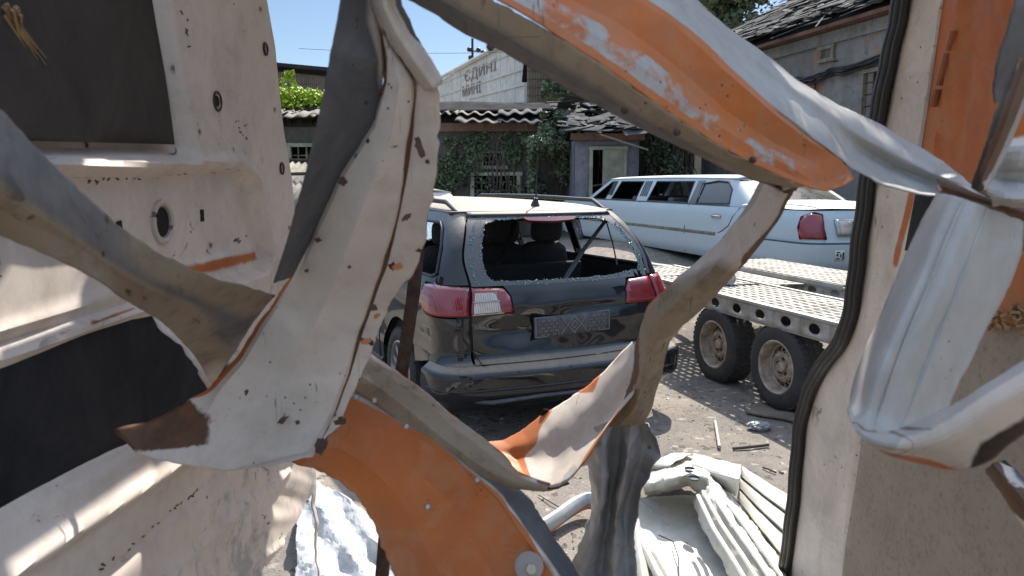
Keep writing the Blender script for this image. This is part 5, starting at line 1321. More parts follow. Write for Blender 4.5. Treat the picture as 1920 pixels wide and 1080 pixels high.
# slate grey inner face
sheet('torn_panel', A(0, (.80, [(650, -70, 'g'), (670, -70, 'g', .03), (712, -70, 'e', .06)]), (.80, [(634, 30, 'g'), (662, 30, 'g', .03), (712, 40, 'e', .065)]), (.81, [(619, 105, 'g'), (690, 110, 'g', .03), (718, 125, 'e', .07)]), (.83, [(601, 200, 'g'), (655, 205, 'g', .03), (706, 220, 'g', .07)]), (.85, [(577, 315, 'g'), (610, 315, 'g', .04), (646, 318, 'g', .08)]), (.88, [(548, 420, 'g'), (572, 415, 'g', .04), (606, 402, 'g', .08)]), (.92, [(512, 530, 'g'), (526, 524, 'g', .03), (545, 518, 'g', .07)])), nu=8, nv=10, dent=.003, ds=3, seed=3, smooth_cols=True, edge=.001, label='smooth slate grey inner face of the torn strip')
def blot(px, py, D, r, mat=None, el=1.0, rot=0, seed=0):
    rr = random.Random(seed + px); c = P(px, py, D) - VO; n = ray(px, py).normalized(); a = n.cross(Vector((0, 0, 1))).normalized(); b = a.cross(n); N = 14; a, b = a * math.cos(rot) + b * math.sin(rot), b * math.cos(rot) - a * math.sin(rot)
    o = []
    for k in range(N):
        th = 2 * PI * k / N; q = r * rr.uniform(.55, 1.15); o.append(c + a * q * math.cos(th) * el + b * q * math.sin(th))
    MB().add([p - n * .0015 for p in o] + [p + n * .004 for p in o], [tuple(range(N))[::-1], tuple(range(N, 2 * N))] + [(k, (k + 1) % N, (k + 1) % N + N, k + N) for k in range(N)]).build('rust_spot', mat or M['rust'], VAN)
for q in ((787, 275, .878, .006, 2.4, 1.9), (762, 407, .93, .005, 1.5, .6), (735, 500, .985, .006, 1.2, 0), (700, 578, 1.01, .005, 1.6, .3), (690, 640, 1.03, .006, 1.8, -.3), (640, 790, 1.04, .007, 1.6, .2), (602, 835, 1.01, .010, 1.3, 1.2), (642, 340, .895, .006, 1.1, 0), (595, 450, .955, .004, 1.2, 0), (575, 508, .975, .003, 1, 0), (655, 500, .955, .003, 1, 0), (530, 788, 1.02, .004, 2.5, .6), (785, 470, .985, .003, 1.4, 0), (462, 735, 1.02, .003, 1.8, 1)): blot(q[0], q[1], q[2] - .012, q[3], None, q[4], q[5])
for q in ((738, 492, .97, .006), (680, 632, 1.015, .005), (700, 585, .995, .004)): blot(q[0] + 6, q[1] + 8, q[2] - .012, q[3], M['orange'], 1.5, .5)
# ---- strip 2: dark band from the left edge
s2 = [(.60, [(-60, 165, 'u'), (-60, 300, 'u', -.04), (-60, 385, 't', -.02), (-60, 420, 't', 0)]),
 (.62, [(0, 212, 'u'), (0, 335, 'u', -.04), (0, 398, 't', -.02), (0, 434, 't', 0)]),
 (.66, [(70, 282, 'u'), (60, 375, 'u', -.04), (72, 428, 't', -.02), (92, 478, 't', 0)]),
 (.72, [(140, 348, 'u'), (128, 425, 'u', -.04), (145, 468, 't', -.02), (170, 520, 't', 0)]),
 (.78, [(212, 418, 'u'), (195, 478, 'u', -.03), (212, 514, 'd', -.01), (232, 562, 't', .02)]),
 (.84, [(300, 478, 't'), (278, 528, 'u', -.02), (292, 556, 'd', 0), (292, 596, 't', .03)]),
 (.90, [(390, 516, 't'), (362, 562, 'u', -.0), (352, 590, 'd', .02), (330, 628, 't', .05)]),
 (.96, [(462, 536, 't'), (425, 590, 'u', .02), (405, 622, 'u', .04), (368, 672, 't', .08)]),
 (1.03, [(515, 552, 't'), (470, 610, 'u', .02), (445, 655, 'u', .04), (398, 722, 'c', .08)])]
sheet('torn_panel', A(0, *s2), nu=8, nv=9, dent=.006, ds=4, seed=4, smooth_cols=True, edge=.0025, label='dark olive grey twisted strip with a thin orange line')
sheet('torn_panel', A(0, (1.16, [(262, 560, 't'), (300, 590, 'c'), (330, 575, 't', .02)]), (1.14, [(300, 620, 'n'), (350, 622, 'c'), (400, 612, 't', .02)]), (1.13, [(345, 655, 'c'), (390, 655, 'g'), (440, 640, 't', .02)]), (1.12, [(372, 700, 'c'), (410, 695, 'g'), (450, 680, 'c', .02)]), (1.12, [(392, 738, 'e'), (420, 730, 'e'), (446, 720, 'r', .02)])), nu=6, nv=8, dent=.008, seed=5)
# ---- strip 3: orange lower skin
s3 = [(1.18, [(546, 866, 'o'), (562, 838, 'o'), (590, 800, 'o'), (618, 760, 'o'), (632, 735, 'y'), (640, 715, 'g', .01), (646, 690, 'g', .03)]),
 (1.17, [(608, 890, 'o'), (640, 845, 'o', .01), (675, 812, 'o'), (706, 786, 'o'), (716, 776, 'y', -.005), (724, 762, 'g', .01), (738, 742, 'g', .03)]),
 (1.15, [(662, 928, 'o'), (700, 885, 'o', .015), (745, 855, 'o', .01), (800, 830, 'o'), (808, 822, 'd', -.006), (816, 812, 'g', .01), (832, 795, 'g', .03)]),
 (1.12, [(692, 975, 'o'), (745, 930, 'o', .02), (805, 905, 'o', .015), (868, 888, 'o'), (878, 880, 'd', -.006), (888, 872, 'g', .01), (905, 856, 'g', .03)]),
 (1.09, [(716, 1025, 'o'), (780, 985, 'o', .02), (855, 955, 'o', .02), (925, 935, 'o'), (938, 930, 'd', -.006), (956, 922, 'g', .01), (982, 916, 'g', .03)]),
 (1.06, [(740, 1080, 'o'), (810, 1050, 'o', .02), (890, 1020, 'o', .02), (965, 1000, 'o'), (978, 993, 'o', -.006), (998, 985, 'g', .01), (1026, 978, 'g', .03)]),
 (1.03, [(765, 1140, 'o'), (850, 1110, 'o', .02), (930, 1085, 'o', .02), (1008, 1060, 'o'), (1022, 1055, 'd', -.006), (1042, 1050, 'g', .01), (1064, 1046, 'g', .03)]),
 (1.00, [(800, 1240, 'o'), (890, 1210, 'o', .02), (970, 1180, 'o', .02), (1060, 1150, 'o'), (1074, 1146, 'd', -.006), (1095, 1140, 'g', .01), (1118, 1132, 'g', .03)])]
o3 = sheet('torn_panel', A(0, *s3), nu=6, nv=9, dent=.010, ds=4.5, seed=6, edge=.004, tilt=1.1, label='wide orange strip with a grey folded seam')
def pdisc(px, py, D, r, mat, name, parent=VAN, off=None):
    c = P(px, py, D) - VO; n = ray(px, py).normalized(); a = n.cross(Vector((0, 0, 1))).normalized(); b = a.cross(n)
    k0 = 20; mb = MB()
    mb.add([c - n * .002 + a * r * math.cos(2 * PI * k / k0) * .8 + b * r * math.sin(2 * PI * k / k0) * .8 for k in range(k0)] + [c + a * r * math.cos(2 * PI * k / k0) + b * r * math.sin(2 * PI * k / k0) for k in range(k0)] + [c + n * .01 + a * r * math.cos(2 * PI * k / k0) + b * r * math.sin(2 * PI * k / k0) for k in range(k0)],
           [tuple(range(k0))[::-1]] + [(i * k0 + k, i * k0 + (k + 1) % k0, (i + 1) * k0 + (k + 1) % k0, (i + 1) * k0 + k) for i in (0, 1) for k in range(k0)])
    return mb.build(name, mat, parent, smooth=True)
putty = simple('grey_putty', (.33, .29, .27), .7, 0, .2, 20, .2)
pdisc(802, 950, 1.105, .0045, M['metal'], 'rivet'); pdisc(786, 959, 1.105, .005, M['orange'], 'rivet')
pdisc(992, 1062, 1.02, .021, putty, 'putty_patch'); pdisc(996, 1068, 1.012, .008, simple('filler', (.6, .55, .42), .8, 0, .2, 90, .4), 'screw_head')
for px, py, D in ((702, 751, 1.15), (762, 800, 1.13), (895, 900, 1.10), (668, 745, 1.15)): pdisc(px, py, D, .0042, M['metal'], 'rivet')
# orange patch under strip joining at the left end
# ---- strip 4: olive band above the orange one
s4 = [(1.22, [(668, 645, 'y', .02), (664, 662, 't'), (656, 690, 't', -.012), (646, 715, 'g', .0)]),
 (1.22, [(704, 668, 'e', .02), (698, 684, 't'), (688, 712, 'h', -.012), (676, 738, 't', .0)]),
 (1.21, [(742, 694, 'y', .02), (736, 710, 'q'), (722, 735, 't', -.012), (706, 758, 't', .0)]),
 (1.20, [(800, 738, 'y', .02), (795, 754, 'q'), (780, 780, 't', -.012), (764, 802, 't', .0)]),
 (1.18, [(852, 780, 'y', .02), (846, 798, 't'), (828, 820, 't', -.012), (812, 838, 'd', .0)]),
 (1.16, [(905, 822, 't', .02), (896, 838, 't'), (878, 858, 't', -.012), (862, 874, 't', .0)]),
 (1.14, [(945, 860, 't', .02), (938, 872, 't'), (922, 886, 't', -.01), (912, 898, 'd', .0)]),
 (1.12, [(975, 892, 'y', .02), (972, 898, 'd'), (964, 904, 't', -.006), (958, 910, 't', .0)]),
 (1.11, [(1032, 910, 'r', .01), (1030, 913, 'r'), (1026, 917, 't', -.004), (1018, 921, 't', .0)])]
sheet('torn_panel', A(0, *s4), nu=7, nv=9, dent=.006, ds=6, seed=7, smooth_cols=False, edge=.003, tilt=.4, label='olive band curling to a point above the orange strip')
# ---- strip 5: pinkish white piece
s5 = [(1.58, [(913, 828, 'o'), (932, 842, 'o'), (948, 856, 'o'), (965, 884, 'o')]),
 (1.57, [(942, 824, 'o', .01), (958, 838, 'o'), (968, 862, 'o', .02), (985, 894, 'o')]),
 (1.56, [(978, 806, 'o', .01), (990, 828, 'p'), (1000, 862, 'c', .02), (1008, 902, 'c')]),
 (1.54, [(1012, 780, 'p', .01), (1028, 812, 'c'), (1038, 858, 'c', .02), (1034, 914, 'c')]),
 (1.52, [(1060, 750, 'c', .01), (1078, 786, 'c', -.02), (1082, 842, 'c', .01), (1068, 902, 'w')]),
 (1.50, [(1104, 722, 'o', .01), (1122, 756, 'c', -.03), (1124, 802, 'c', .01), (1104, 860, 'o')]),
 (1.47, [(1148, 682, 'c', .01), (1162, 712, 'c', -.03), (1164, 748, 'c', .01), (1142, 802, 'o')]),
 (1.43, [(1186, 642, 'c', .01), (1196, 670, 'c', -.02), (1198, 702, 'c', .01), (1188, 742, 'c')])]
sheet('torn_panel', A(0, *s5), nu=7, nv=9, dent=.006, ds=5, seed=8, smooth_cols=True, edge=.003, tilt=1.6, label='pale pink white piece with orange ends')
c = P(1024, 776, 1.535) - VO
pdisc(1023, 775, 1.655, .011, M['blackhole'], 'oval_hole_shade'); pdisc(1003, 815, 1.62, .003, M['metal'], 'rivet')  # black disc stands for the shade in the hole
sheet('torn_panel', A(0, (1.52, [(962, 892, 'r'), (966, 902, 'q'), (972, 912, 't')]), (1.51, [(1000, 902, 'r'), (1006, 912, 'r'), (1010, 918, 't')]), (1.50, [(1036, 912, 'r'), (1036, 916, 'r'), (1032, 920, 't')]), (1.5, [(1060, 900, 'w'), (1066, 906, 'r'), (1068, 908, 'r')])), nu=3, nv=5, dent=.002, seed=18)
# ---- strip 6: taupe strip from the beam down to the crumple
s6 = [(.98, [(1432, 325, 'w', .05), (1450, 332, 'c', .02), (1474, 340, 'c', -.01), (1492, 346, 'r', .03)]),
 (1.02, [(1400, 384, 'w', .05), (1420, 394, 'c', .02), (1447, 406, 'c', -.01), (1464, 406, 'r', .03)]),
 (1.08, [(1350, 448, 'c', .05), (1370, 462, 'c', .02), (1394, 478, 'e', -.01), (1410, 482, 'r', .03)]),
 (1.13, [(1300, 494, 'c', .05), (1322, 514, 't'), (1346, 528, 't', .01), (1362, 532, 't', .03)]),
 (1.18, [(1256, 530, 'y', .02), (1280, 552, 't', -.02), (1302, 570, 't', .01), (1314, 582, 't', .03)]),
 (1.23, [(1212, 576, 'y', .02), (1236, 600, 't', -.02), (1258, 614, 't', .01), (1272, 620, 't', .03)]),
 (1.29, [(1190, 640, 'q', .02), (1214, 652, 't', -.02), (1236, 660, 't', .01), (1250, 662, 't', .03)]),
 (1.35, [(1186, 702, 'r', .02), (1206, 712, 't', -.02), (1224, 718, 't', .01), (1237, 714, 't', .03)]),
 (1.40, [(1168, 756, 'q', .02), (1188, 768, 't', -.01), (1206, 775, 't', .01), (1222, 768, 't', .03)]),
 (1.44, [(1138, 802, 't', .02), (1160, 800, 't', .0), (1190, 800, 't', .01), (1208, 797, 't', .03)])]
sheet('torn_panel', A(0, *s6), nu=7, nv=9, dent=.005, ds=5, seed=9, smooth_cols=False, edge=.003, tilt=.5, label='taupe strip curving down from the orange beam')
s7 = [(1.46, [(1112, 800, 't', .035), (1135, 792, 't', -.02), (1160, 790, 'h', .03), (1184, 792, 't', -.02), (1208, 797, 't', .03), (1212, 802, 't')]),
 (1.48, [(1104, 840, 't', .04), (1128, 838, 'h', -.03), (1154, 836, 't', .04), (1180, 832, 'h', -.03), (1210, 826, 't', .03), (1238, 856, 'c', .03)]),
 (1.50, [(1104, 880, 't', .03), (1128, 880, 'h', -.03), (1150, 880, 'h', .035), (1174, 876, 't', -.02), (1198, 872, 'h', .035), (1222, 876, 't')]),
 (1.52, [(1108, 925, 's', .03), (1126, 928, 's', -.03), (1144, 930, 's', .035), (1162, 928, 'h', -.02), (1182, 922, 'h', .035), (1203, 915, 'h')]),
 (1.54, [(1106, 965, 's', .02), (1122, 970, 's', -.03), (1138, 972, 'g', .035), (1155, 972, 's', -.02), (1172, 970, 'g', .04), (1192, 962, 'g')]),
 (1.56, [(1088, 1012, 's', .01), (1110, 1018, 's', -.03), (1132, 1018, 'g', .04), (1152, 1016, 's', -.02), (1172, 1012, 'w', .02), (1188, 1010, 'c')]),
 (1.58, [(1066, 1065, 's', .0), (1096, 1068, 's', -.03), (1124, 1068, 's', .04), (1150, 1065, 's', -.02), (1174, 1062, 'w', .02), (1192, 1060, 'w')]),
 (1.60, [(1052, 1150, 'g', .0), (1090, 1150, 'g', -.02), (1124, 1150, 'g', .03), (1152, 1150, 'g', -.02), (1176, 1150, 'w', .02), (1198, 1150, 'w')])]
sheet('crumpled_panel', A(0, *s7), nu=7, nv=9, dent=.012, ds=9, seed=10, mat=M['greysheet'], smooth_cols=True, edge=.004, label='crumpled blue grey sheet hanging to the ground')
# ---- beam across the top: brown underside, orange face, pale top, crumpled tail
hb = [(.80, (745, -12), (902, -12), (1045, -12), (1192, -12), (1240, -12), (1288, -12)),
      (.81, (850, 50), (1000, 40), (1150, 40), (1282, 50), (1322, 48), (1362, 50)),
      (.83, (1000, 130), (1142, 130), (1262, 122), (1378, 138), (1410, 122), (1438, 105)),
      (.86, (1150, 212), (1262, 216), (1362, 208), (1462, 210), (1482, 182), (1500, 152)),
      (.90, (1300, 284), (1370, 286), (1452, 268), (1538, 270), (1556, 236), (1572, 196))]
ext0 = (.79, (640, -75), (800, -75), (950, -75), (1100, -75), (1160, -75), (1215, -75))
HB = [ext0] + hb
under = [(r[0], [(*r[1], 'u', .035), (lerp(r[1][0], r[2][0], .45), lerp(r[1][1], r[2][1], .45) + 6, 'u', .005), (*r[2], 't', 0)]) for r in HB] + [(.93, [(1402, 334, 'q', .03), (1430, 334, 't', .005), (1456, 328, 't', 0)]), (.95, [(1480, 354, 'r', .03), (1492, 354, 'q', .01), (1512, 350, 'o', 0)])]
sheet('torn_beam', A(0, *under), nu=7, nv=10, dent=.004, ds=5, seed=11, smooth_cols=False, edge=.004, label='brown underside flange of the diagonal beam')
face = [(r[0], [(*r[2], 'o', .0), (lerp(r[2][0], r[3][0], .22), lerp(r[2][1], r[3][1], .22), 'p', .01), (lerp(r[2][0], r[3][0], .5), lerp(r[2][1], r[3][1], .5), 'p', .02), (lerp(r[2][0], r[3][0], .75), lerp(r[2][1], r[3][1], .75), 'p', .035), (*r[3], 'o', .05), (lerp(r[3][0], r[4][0], .85), lerp(r[3][1], r[4][1], .85), 'o', .075), (*r[4], 'o', .09)]) for i, r in enumerate(HB)] + [(.93, [(1456, 328, 'o', 0), (1472, 324, 'p', .01), (1490, 318, 'p', .015), (1508, 312, 'p', .03), (1528, 304, 'o', .05), (1572, 296, 'o', .075), (1582, 300, 'o', .09)]), (.95, [(1512, 350, 'o', 0), (1522, 348, 'o', .005), (1535, 346, 'p', .015), (1548, 341, 'o', .03), (1560, 336, 'o', .04), (1588, 326, 'o', .06), (1598, 328, 'o', .07)]), (.955, [(1552, 356, 'o', 0), (1556, 356, 'o', .002), (1562, 354, 'o', .005), (1568, 352, 'o', .01), (1575, 350, 'o', .02), (1590, 343, 'o', .03), (1600, 334, 'o', .04)])]
sheet('torn_beam', A(0, *[(r[0], r[1]) for r in face]), nu=6, nv=10, dent=.004, ds=4, seed=12, smooth_cols=False, edge=.002, label='orange face of the diagonal beam with flaking white filler')
topf = [(r[0] + .09, [(r[4][0] + 2, r[4][1], 'w', 0), (*r[5], 'w', .07), (lerp(r[5][0], r[6][0], .6) - 4, lerp(r[5][1], r[6][1], .6), 'w', .09), (*r[6], 'w', .16)]) for r in [(q[0],) + tuple(q[1:]) + (q[6],) if False else (q[0], q[1], q[2], q[3], q[4], q[5], q[6]) for q in HB]]
topf += [(1.03, [(1600, 318, 'w'), (1612, 285, 'w', .10), (1628, 258, 'w', .09), (1648, 232, 'w', .17)]), (1.06, [(1655, 345, 'w'), (1672, 318, 'w', .10), (1690, 292, 'w', .08), (1712, 268, 'w', .15)]), (1.08, [(1722, 362, 'w'), (1738, 344, 'w', .07), (1752, 322, 'w', .06), (1768, 302, 'w', .12)]), (1.08, [(1785, 370, 'e'), (1796, 360, 'w', .03), (1804, 348, 'w', -.02), (1812, 334, 'w', .01)]), (1.07, [(1824, 378, 'r'), (1828, 372, 'r'), (1832, 366, 'n'), (1836, 358, 'n')])]
sheet('torn_beam', A(0, *topf), nu=8, nv=10, dent=.005, ds=6, seed=13, smooth_cols=True, edge=.003, label='pale crumpled top sheet of the diagonal beam')
for px, py, D in ((918, 88, .79), (1170, 207, .83), (1268, 248, .85), (1410, 300, .9)):
    mb = MB(); c = P(px, py, D) - VO; m_ = bmesh.new(); bmesh.ops.create_icosphere(m_, subdivisions=2, radius=.0045)
    for v in m_.verts: v.co = v.co * (1 + .4 * noise.noise(v.co * 90)) + c
    me = bpy.data.meshes.new('weld_lump'); m_.to_mesh(me); m_.free(); me.shade_smooth(); me.materials.append(M['rust']); o = bpy.data.objects.new('weld_lump', me); col.objects.link(o); o.parent = VAN
# brown stub where the strip hangs from the beam
sheet('torn_panel', A(0, (.985, [(1400, 322, 'q'), (1440, 330, 'r'), (1500, 345, 'r', .02)]), (.99, [(1418, 340, 'q'), (1455, 350, 'r', -.02), (1495, 352, 'k', .02)]), (1.0, [(1452, 352, 'r'), (1472, 362, 'r', -.02), (1492, 358, 'r', .02)])), nu=5, nv=5, dent=.006, seed=31)
# ---- right: big curled pale skin
s8 = [(.80, [(1757.0, 358.0, 'w', 0.0300), (1785.0, 368.0, 'w', 0.0000), (1803.9, 373.9, 'w', -0.0042), (1807.5, 375.0, 'w', -0.0075), (1811.1, 376.1, 'w', -0.0058), (1830.0, 382.0, 'w', -0.0100), (1849.3, 387.9, 'w', -0.0058), (1853.0, 389.0, 'w', -0.0075), (1856.7, 390.1, 'w', -0.0042), (1876.0, 396.0, 'w', 0.0000), (1922.0, 415.0, 'w', 0.0300)]),
 (.78, [(1722.0, 432.0, 'w', 0.0400), (1752.0, 440.0, 'w', 0.0000), (1772.2, 445.0, 'w', -0.0042), (1776.0, 446.0, 'w', -0.0075), (1779.8, 447.0, 'w', -0.0058), (1800.0, 452.0, 'w', -0.0100), (1821.8, 456.2, 'w', -0.0016), (1826.0, 457.0, 'w', -0.0025), (1830.2, 457.8, 'w', 0.0016), (1852.0, 462.0, 'w', 0.0100), (1912.0, 478.0, 'w', 0.0400)]),
 (.76, [(1682.0, 515.0, 'w', 0.0500), (1718.0, 525.0, 'w', 0.0000), (1739.0, 531.3, 'w', -0.0042), (1743.0, 532.5, 'w', -0.0075), (1747.0, 533.7, 'w', -0.0058), (1768.0, 540.0, 'w', -0.0100), (1790.7, 544.2, 'w', 0.0026), (1795.0, 545.0, 'w', 0.0025), (1799.3, 545.8, 'w', 0.0074), (1822.0, 550.0, 'w', 0.0200), (1878.0, 565.0, 'w', 0.0500)]),
 (.74, [(1642.0, 598.0, 'w', 0.0600), (1680.0, 612.0, 'w', 0.0000), (1701.0, 618.7, 'w', 0.0000), (1705.0, 620.0, 'w', -0.0025), (1709.0, 621.3, 'w', 0.0000), (1730.0, 628.0, 'w', 0.0000), (1753.1, 630.9, 'w', 0.0126), (1757.5, 631.5, 'w', 0.0125), (1761.9, 632.1, 'w', 0.0174), (1785.0, 635.0, 'w', 0.0300), (1838.0, 645.0, 'w', 0.0600)]),
 (.72, [(1608.0, 680.0, 'w', 0.0700), (1645.0, 698.0, 'w', 0.0000), (1667.3, 705.1, 'w', 0.0042), (1671.5, 706.5, 'w', 0.0025), (1675.7, 707.9, 'w', 0.0058), (1698.0, 715.0, 'w', 0.0100), (1720.7, 716.3, 'w', 0.0226), (1725.0, 716.5, 'w', 0.0225), (1729.3, 716.7, 'w', 0.0274), (1752.0, 718.0, 'w', 0.0400), (1800.0, 722.0, 'w', 0.0700)]),
 (.70, [(1594.0, 745.0, 'w', 0.0600), (1625.0, 768.0, 'w', 0.0100), (1644.7, 773.9, 'w', 0.0142), (1648.5, 775.0, 'w', 0.0125), (1652.3, 776.1, 'w', 0.0158), (1672.0, 782.0, 'w', 0.0200), (1694.3, 782.0, 'w', 0.0326), (1698.5, 782.0, 'w', 0.0325), (1702.7, 782.0, 'w', 0.0374), (1725.0, 782.0, 'w', 0.0500), (1778.0, 772.0, 'w', 0.0800)]),
 (.67, [(1597.0, 785.0, 'w', 0.0400), (1620.0, 806.0, 'w', 0.0100), (1636.8, 809.8, 'w', 0.0184), (1640.0, 810.5, 'w', 0.0175), (1643.2, 811.2, 'w', 0.0216), (1660.0, 815.0, 'w', 0.0300), (1681.8, 810.8, 'w', 0.0426), (1686.0, 810.0, 'w', 0.0425), (1690.2, 809.2, 'w', 0.0474), (1712.0, 805.0, 'w', 0.0600), (1770.0, 785.0, 'w', 0.0900)])]
sheet('curled_panel', A(0, *s8), nu=7, nv=9, dent=.005, ds=5, seed=14, smooth_cols=True, edge=.0025, label='broad pale sheet curling up at its lower end')
s9 = [(.66, [(1592, 765, 'w', .03), (1594, 775, 'w', .02), (1598, 786, 'w', .02)]),
 (.62, [(1606, 802, 'w', .03), (1612, 812, 'w', .0), (1622, 822, 'c', .02)]),
 (.59, [(1642, 815, 'w', .03), (1650, 832, 'w', .0), (1668, 850, 'o', .03)]),
 (.57, [(1690, 806, 'w', .03), (1706, 838, 'c', .0), (1728, 866, 'o', .03)]),
 (.55, [(1740, 785, 'w', .03), (1762, 825, 'c', .0), (1790, 878, 'y', .03)]),
 (.53, [(1800, 752, 'w', .03), (1822, 795, 'c', .0), (1850, 862, 'k', .03)]),
 (.51, [(1862, 712, 'w', .03), (1880, 755, 'c', .0), (1905, 822, 'k', .03)]),
 (.49, [(1960, 650, 'w', .03), (1970, 700, 'c', .0), (1985, 770, 'k', .03)])]
sheet('curled_panel', A(0, *s9), nu=8, nv=9, dent=.003, ds=5, seed=15, smooth_cols=True, edge=.0015, label='outer brownish pink face of the curl with scorched end')
# seam under the beam, right end
sheet('torn_beam', A(0, (.90, [(1752, 335, 'r'), (1760, 350, 'e', -.01), (1768, 362, 'r', .01)]), (.88, [(1800, 352, 'e'), (1806, 366, 'r', -.01), (1812, 378, 'r', .01)]), (.86, [(1850, 368, 'k'), (1856, 382, 'r', -.01), (1862, 394, 'e', .01)]), (.84, [(1930, 398, 'e'), (1932, 410, 'r', -.01), (1934, 422, 'r', .01)])), nu=5, nv=7, dent=.006, seed=16, smooth_cols=True)
# upper right tatters
sheet('torn_panel', A(0, (.75, [(1908, -60, 'g'), (1950, -60, 'g', .03), (2000, -60, 'g', .05)]), (.75, [(1900, 10, 'g'), (1940, 10, 'g', .02), (2000, 10, 'g', .05)]), (.76, [(1884, 65, 'g'), (1925, 70, 'g', .02), (1990, 70, 'g', .05)]), (.77, [(1866, 128, 'g'), (1905, 132, 'g', .02), (1970, 140, 'g', .05)]), (.78, [(1864, 165, 'g'), (1885, 170, 'g', .02), (1930, 180, 'g', .05)]), (.79, [(1868, 195, 'g'), (1875, 192, 'g', .01), (1890, 190, 'g', .02)])), nu=6, nv=8, dent=.004, seed=17, smooth_cols=True)
sheet('torn_strut', A(0, (.72, [(1905, 105, 'k'), (1925, 115, 'r', -.02), (1950, 130, 'k', .01)]), (.73, [(1884, 170, 'k'), (1902, 180, 'r', -.02), (1924, 190, 'w', .01)]), (.75, [(1856, 250, 'k'), (1874, 258, 'r', -.02), (1892, 268, 'w', .01)]), (.77, [(1835, 312, 'k'), (1848, 318, 'r', -.02), (1866, 322, 'w', .01)]), (.79, [(1822, 350, 'k'), (1832, 355, 'k', -.01), (1846, 358, 'n', .01)])), nu=5, nv=8, dent=.003, seed=19, label='dark scorched strut at upper right')
sheet('torn_panel', A(0, (.86, [(1885, 195, 'o'), (1930, 190, 'e', .02), (1990, 185, 'e')]), (.85, [(1872, 258, 'e'), (1920, 255, 'e', .02), (1990, 250, 'e')]), (.83, [(1862, 292, 'w'), (1910, 288, 'w', -.03), (1990, 285, 'w')]), (.81, [(1846, 330, 'w'), (1895, 332, 'w', .02), (1985, 335, 'w')]), (.80, [(1848, 365, 'w'), (1895, 372, 'w', -.03), (1980, 378, 'w')]), (.80, [(1866, 386, 'w'), (1905, 394, 'w', .01), (1975, 402, 'n')])), nu=6, nv=7, dent=.012, ds=9, seed=20, smooth_cols=True)
# torn edge crumbs at the beam end
# ---- right wall: plane x = +1.05
XR = 1.05
def Rp(px, py): return PX(px, py, XR)
def Rpt(y, z, off=0): return Vector((XR - off, y, z)) - VO
pil = [Rp(*p) for p in ((1722, -80), (1775, -80), (1764, 0), (1742, 150), (1724, 270), (1712, 345), (1722, 400), (1715, 600), (1700, 800), (1668, 1000), (1660, 1130), (1480, 1130), (1486, 1010), (1496, 900), (1506, 800), (1528, 735), (1565, 672), (1602, 600), (1614, 480), (1632, 350), (1656, 235), (1684, 110), (1706, 0))]
def rrel(y, z):
    h = 0
    for (a, b, am, w_) in (((1640, 700), (1600, 900), -.012, .012), ((1600, 900), (1585, 1080), -.012, .012), ((1565, 780), (1530, 1080), .005, .01), ((1650, 360), (1625, 640), .006, .010), ((1625, 640), (1560, 780), .006, .010)):
        h += am * math.exp(-(dseg((y, z), (Rp(*a), Rp(*b))) / w_) ** 2)
    return h + .004 * noise.noise(Vector((y * 6, z * 6, 1)))
def rmask(y, z):
    o = .58 * sstep(.07, .0, dseg((y, z), (Rp(1712, 345), Rp(1680, 490))))
    return ((o, 0, 0, 1), (0, 0, 0, 1))
patch('door_pillar', pil, lambda y, z: Rpt(y, z, rrel(y, z)), .014, M['van'], VAN, thick=.03, offset=1, angle=50, maskf=rmask)
org = [Rp(*p) for p in ((1773, -90), (2060, -90), (2200, 0), (2200, 420), (1705, 420), (1712, 345), (1724, 270), (1742, 150), (1763, 0))]
def orel(y, z): return .010 * math.exp(-(dseg((y, z), (Rp(1800, -20), Rp(1750, 300))) / .010) ** 2) - .008 * math.exp(-(dseg((y, z), (Rp(1822, -20), Rp(1790, 300))) / .02) ** 2) + .006 * noise.noise(Vector((y * 3, z * 2, 5)))
patch('outer_skin', org, lambda y, z: Rpt(y, z, -.006 + orel(y, z)), .016, M['van'], VAN, thick=.02, offset=1, angle=50, maskf=lambda y, z: ((1, .0, 0, 1), (.12 if False else 0, 0, 0, 1)))['label'] = 'plain orange panel beside the rubber seal'
mb = MB()
for k, (a, b) in enumerate((((1792, 58), (1782, 95)), ((1779, 100), (1764, 160)), ((1760, 168), (1752, 200)))):
    p, q = Rp(*a), Rp(*b); mb.tube([Rpt(*p, .003), Rpt(*q, .003)], .009, 6, flat=.5)
mb.build('panel_stiffener', simple('dull_orange', (.36, .13, .055), .6), VAN, smooth=True)
brd = [Rp(*p) for p in ((1628, 818), (1650, 700), (1690, 560), (1735, 450), (1790, 372), (2300, 372), (2300, 1150), (1583, 1150))]
patch('lining_board', brd, lambda y, z: Rpt(y, z, .022 + .006 * noise.noise(Vector((y * 3, z * 3, 8)))), .03, M['beige'], VAN, thick=.004, offset=1)['label'] = 'scuffed brown lining board at lower right'
rl = [Rp(*p) for p in ((1728, 355), (1830, 355), (1800, 470), (1706, 470))]
patch('gap_shade_sheet', rl, lambda y, z: Rpt(y, z, .012), .03, M['blackhole'], VAN, thick=.002)  # flat black sheet painting the shade in the gap beside the pillar
ob = [Rp(*p) for p in ((1868, 500), (2100, 420), (2100, 600), (1900, 615), (1868, 590))]
patch('rust_stain_panel', ob, lambda y, z: Rpt(y, z, .034 + .01 * noise.noise(Vector((y * 12, z * 12, 8)))), .012, M['van'], VAN, thick=.003, maskf=lambda y, z: ((1, .45, 0, 1), (0, 0, 0, 1)))
mb = MB(); rnd = random.Random(14)
for k in range(60):
    y, z = Rp(rnd.uniform(1862, 1960), rnd.gauss(598, 14)); mb.box(Rpt(y, z, .036 + rnd.random() * .01), (.004, rnd.uniform(.006, .03), rnd.uniform(.003, .01)), Matrix.Rotation(rnd.gauss(0, .5), 3, 'X'))
mb.build('wood_splinter', M['wood'], VAN)
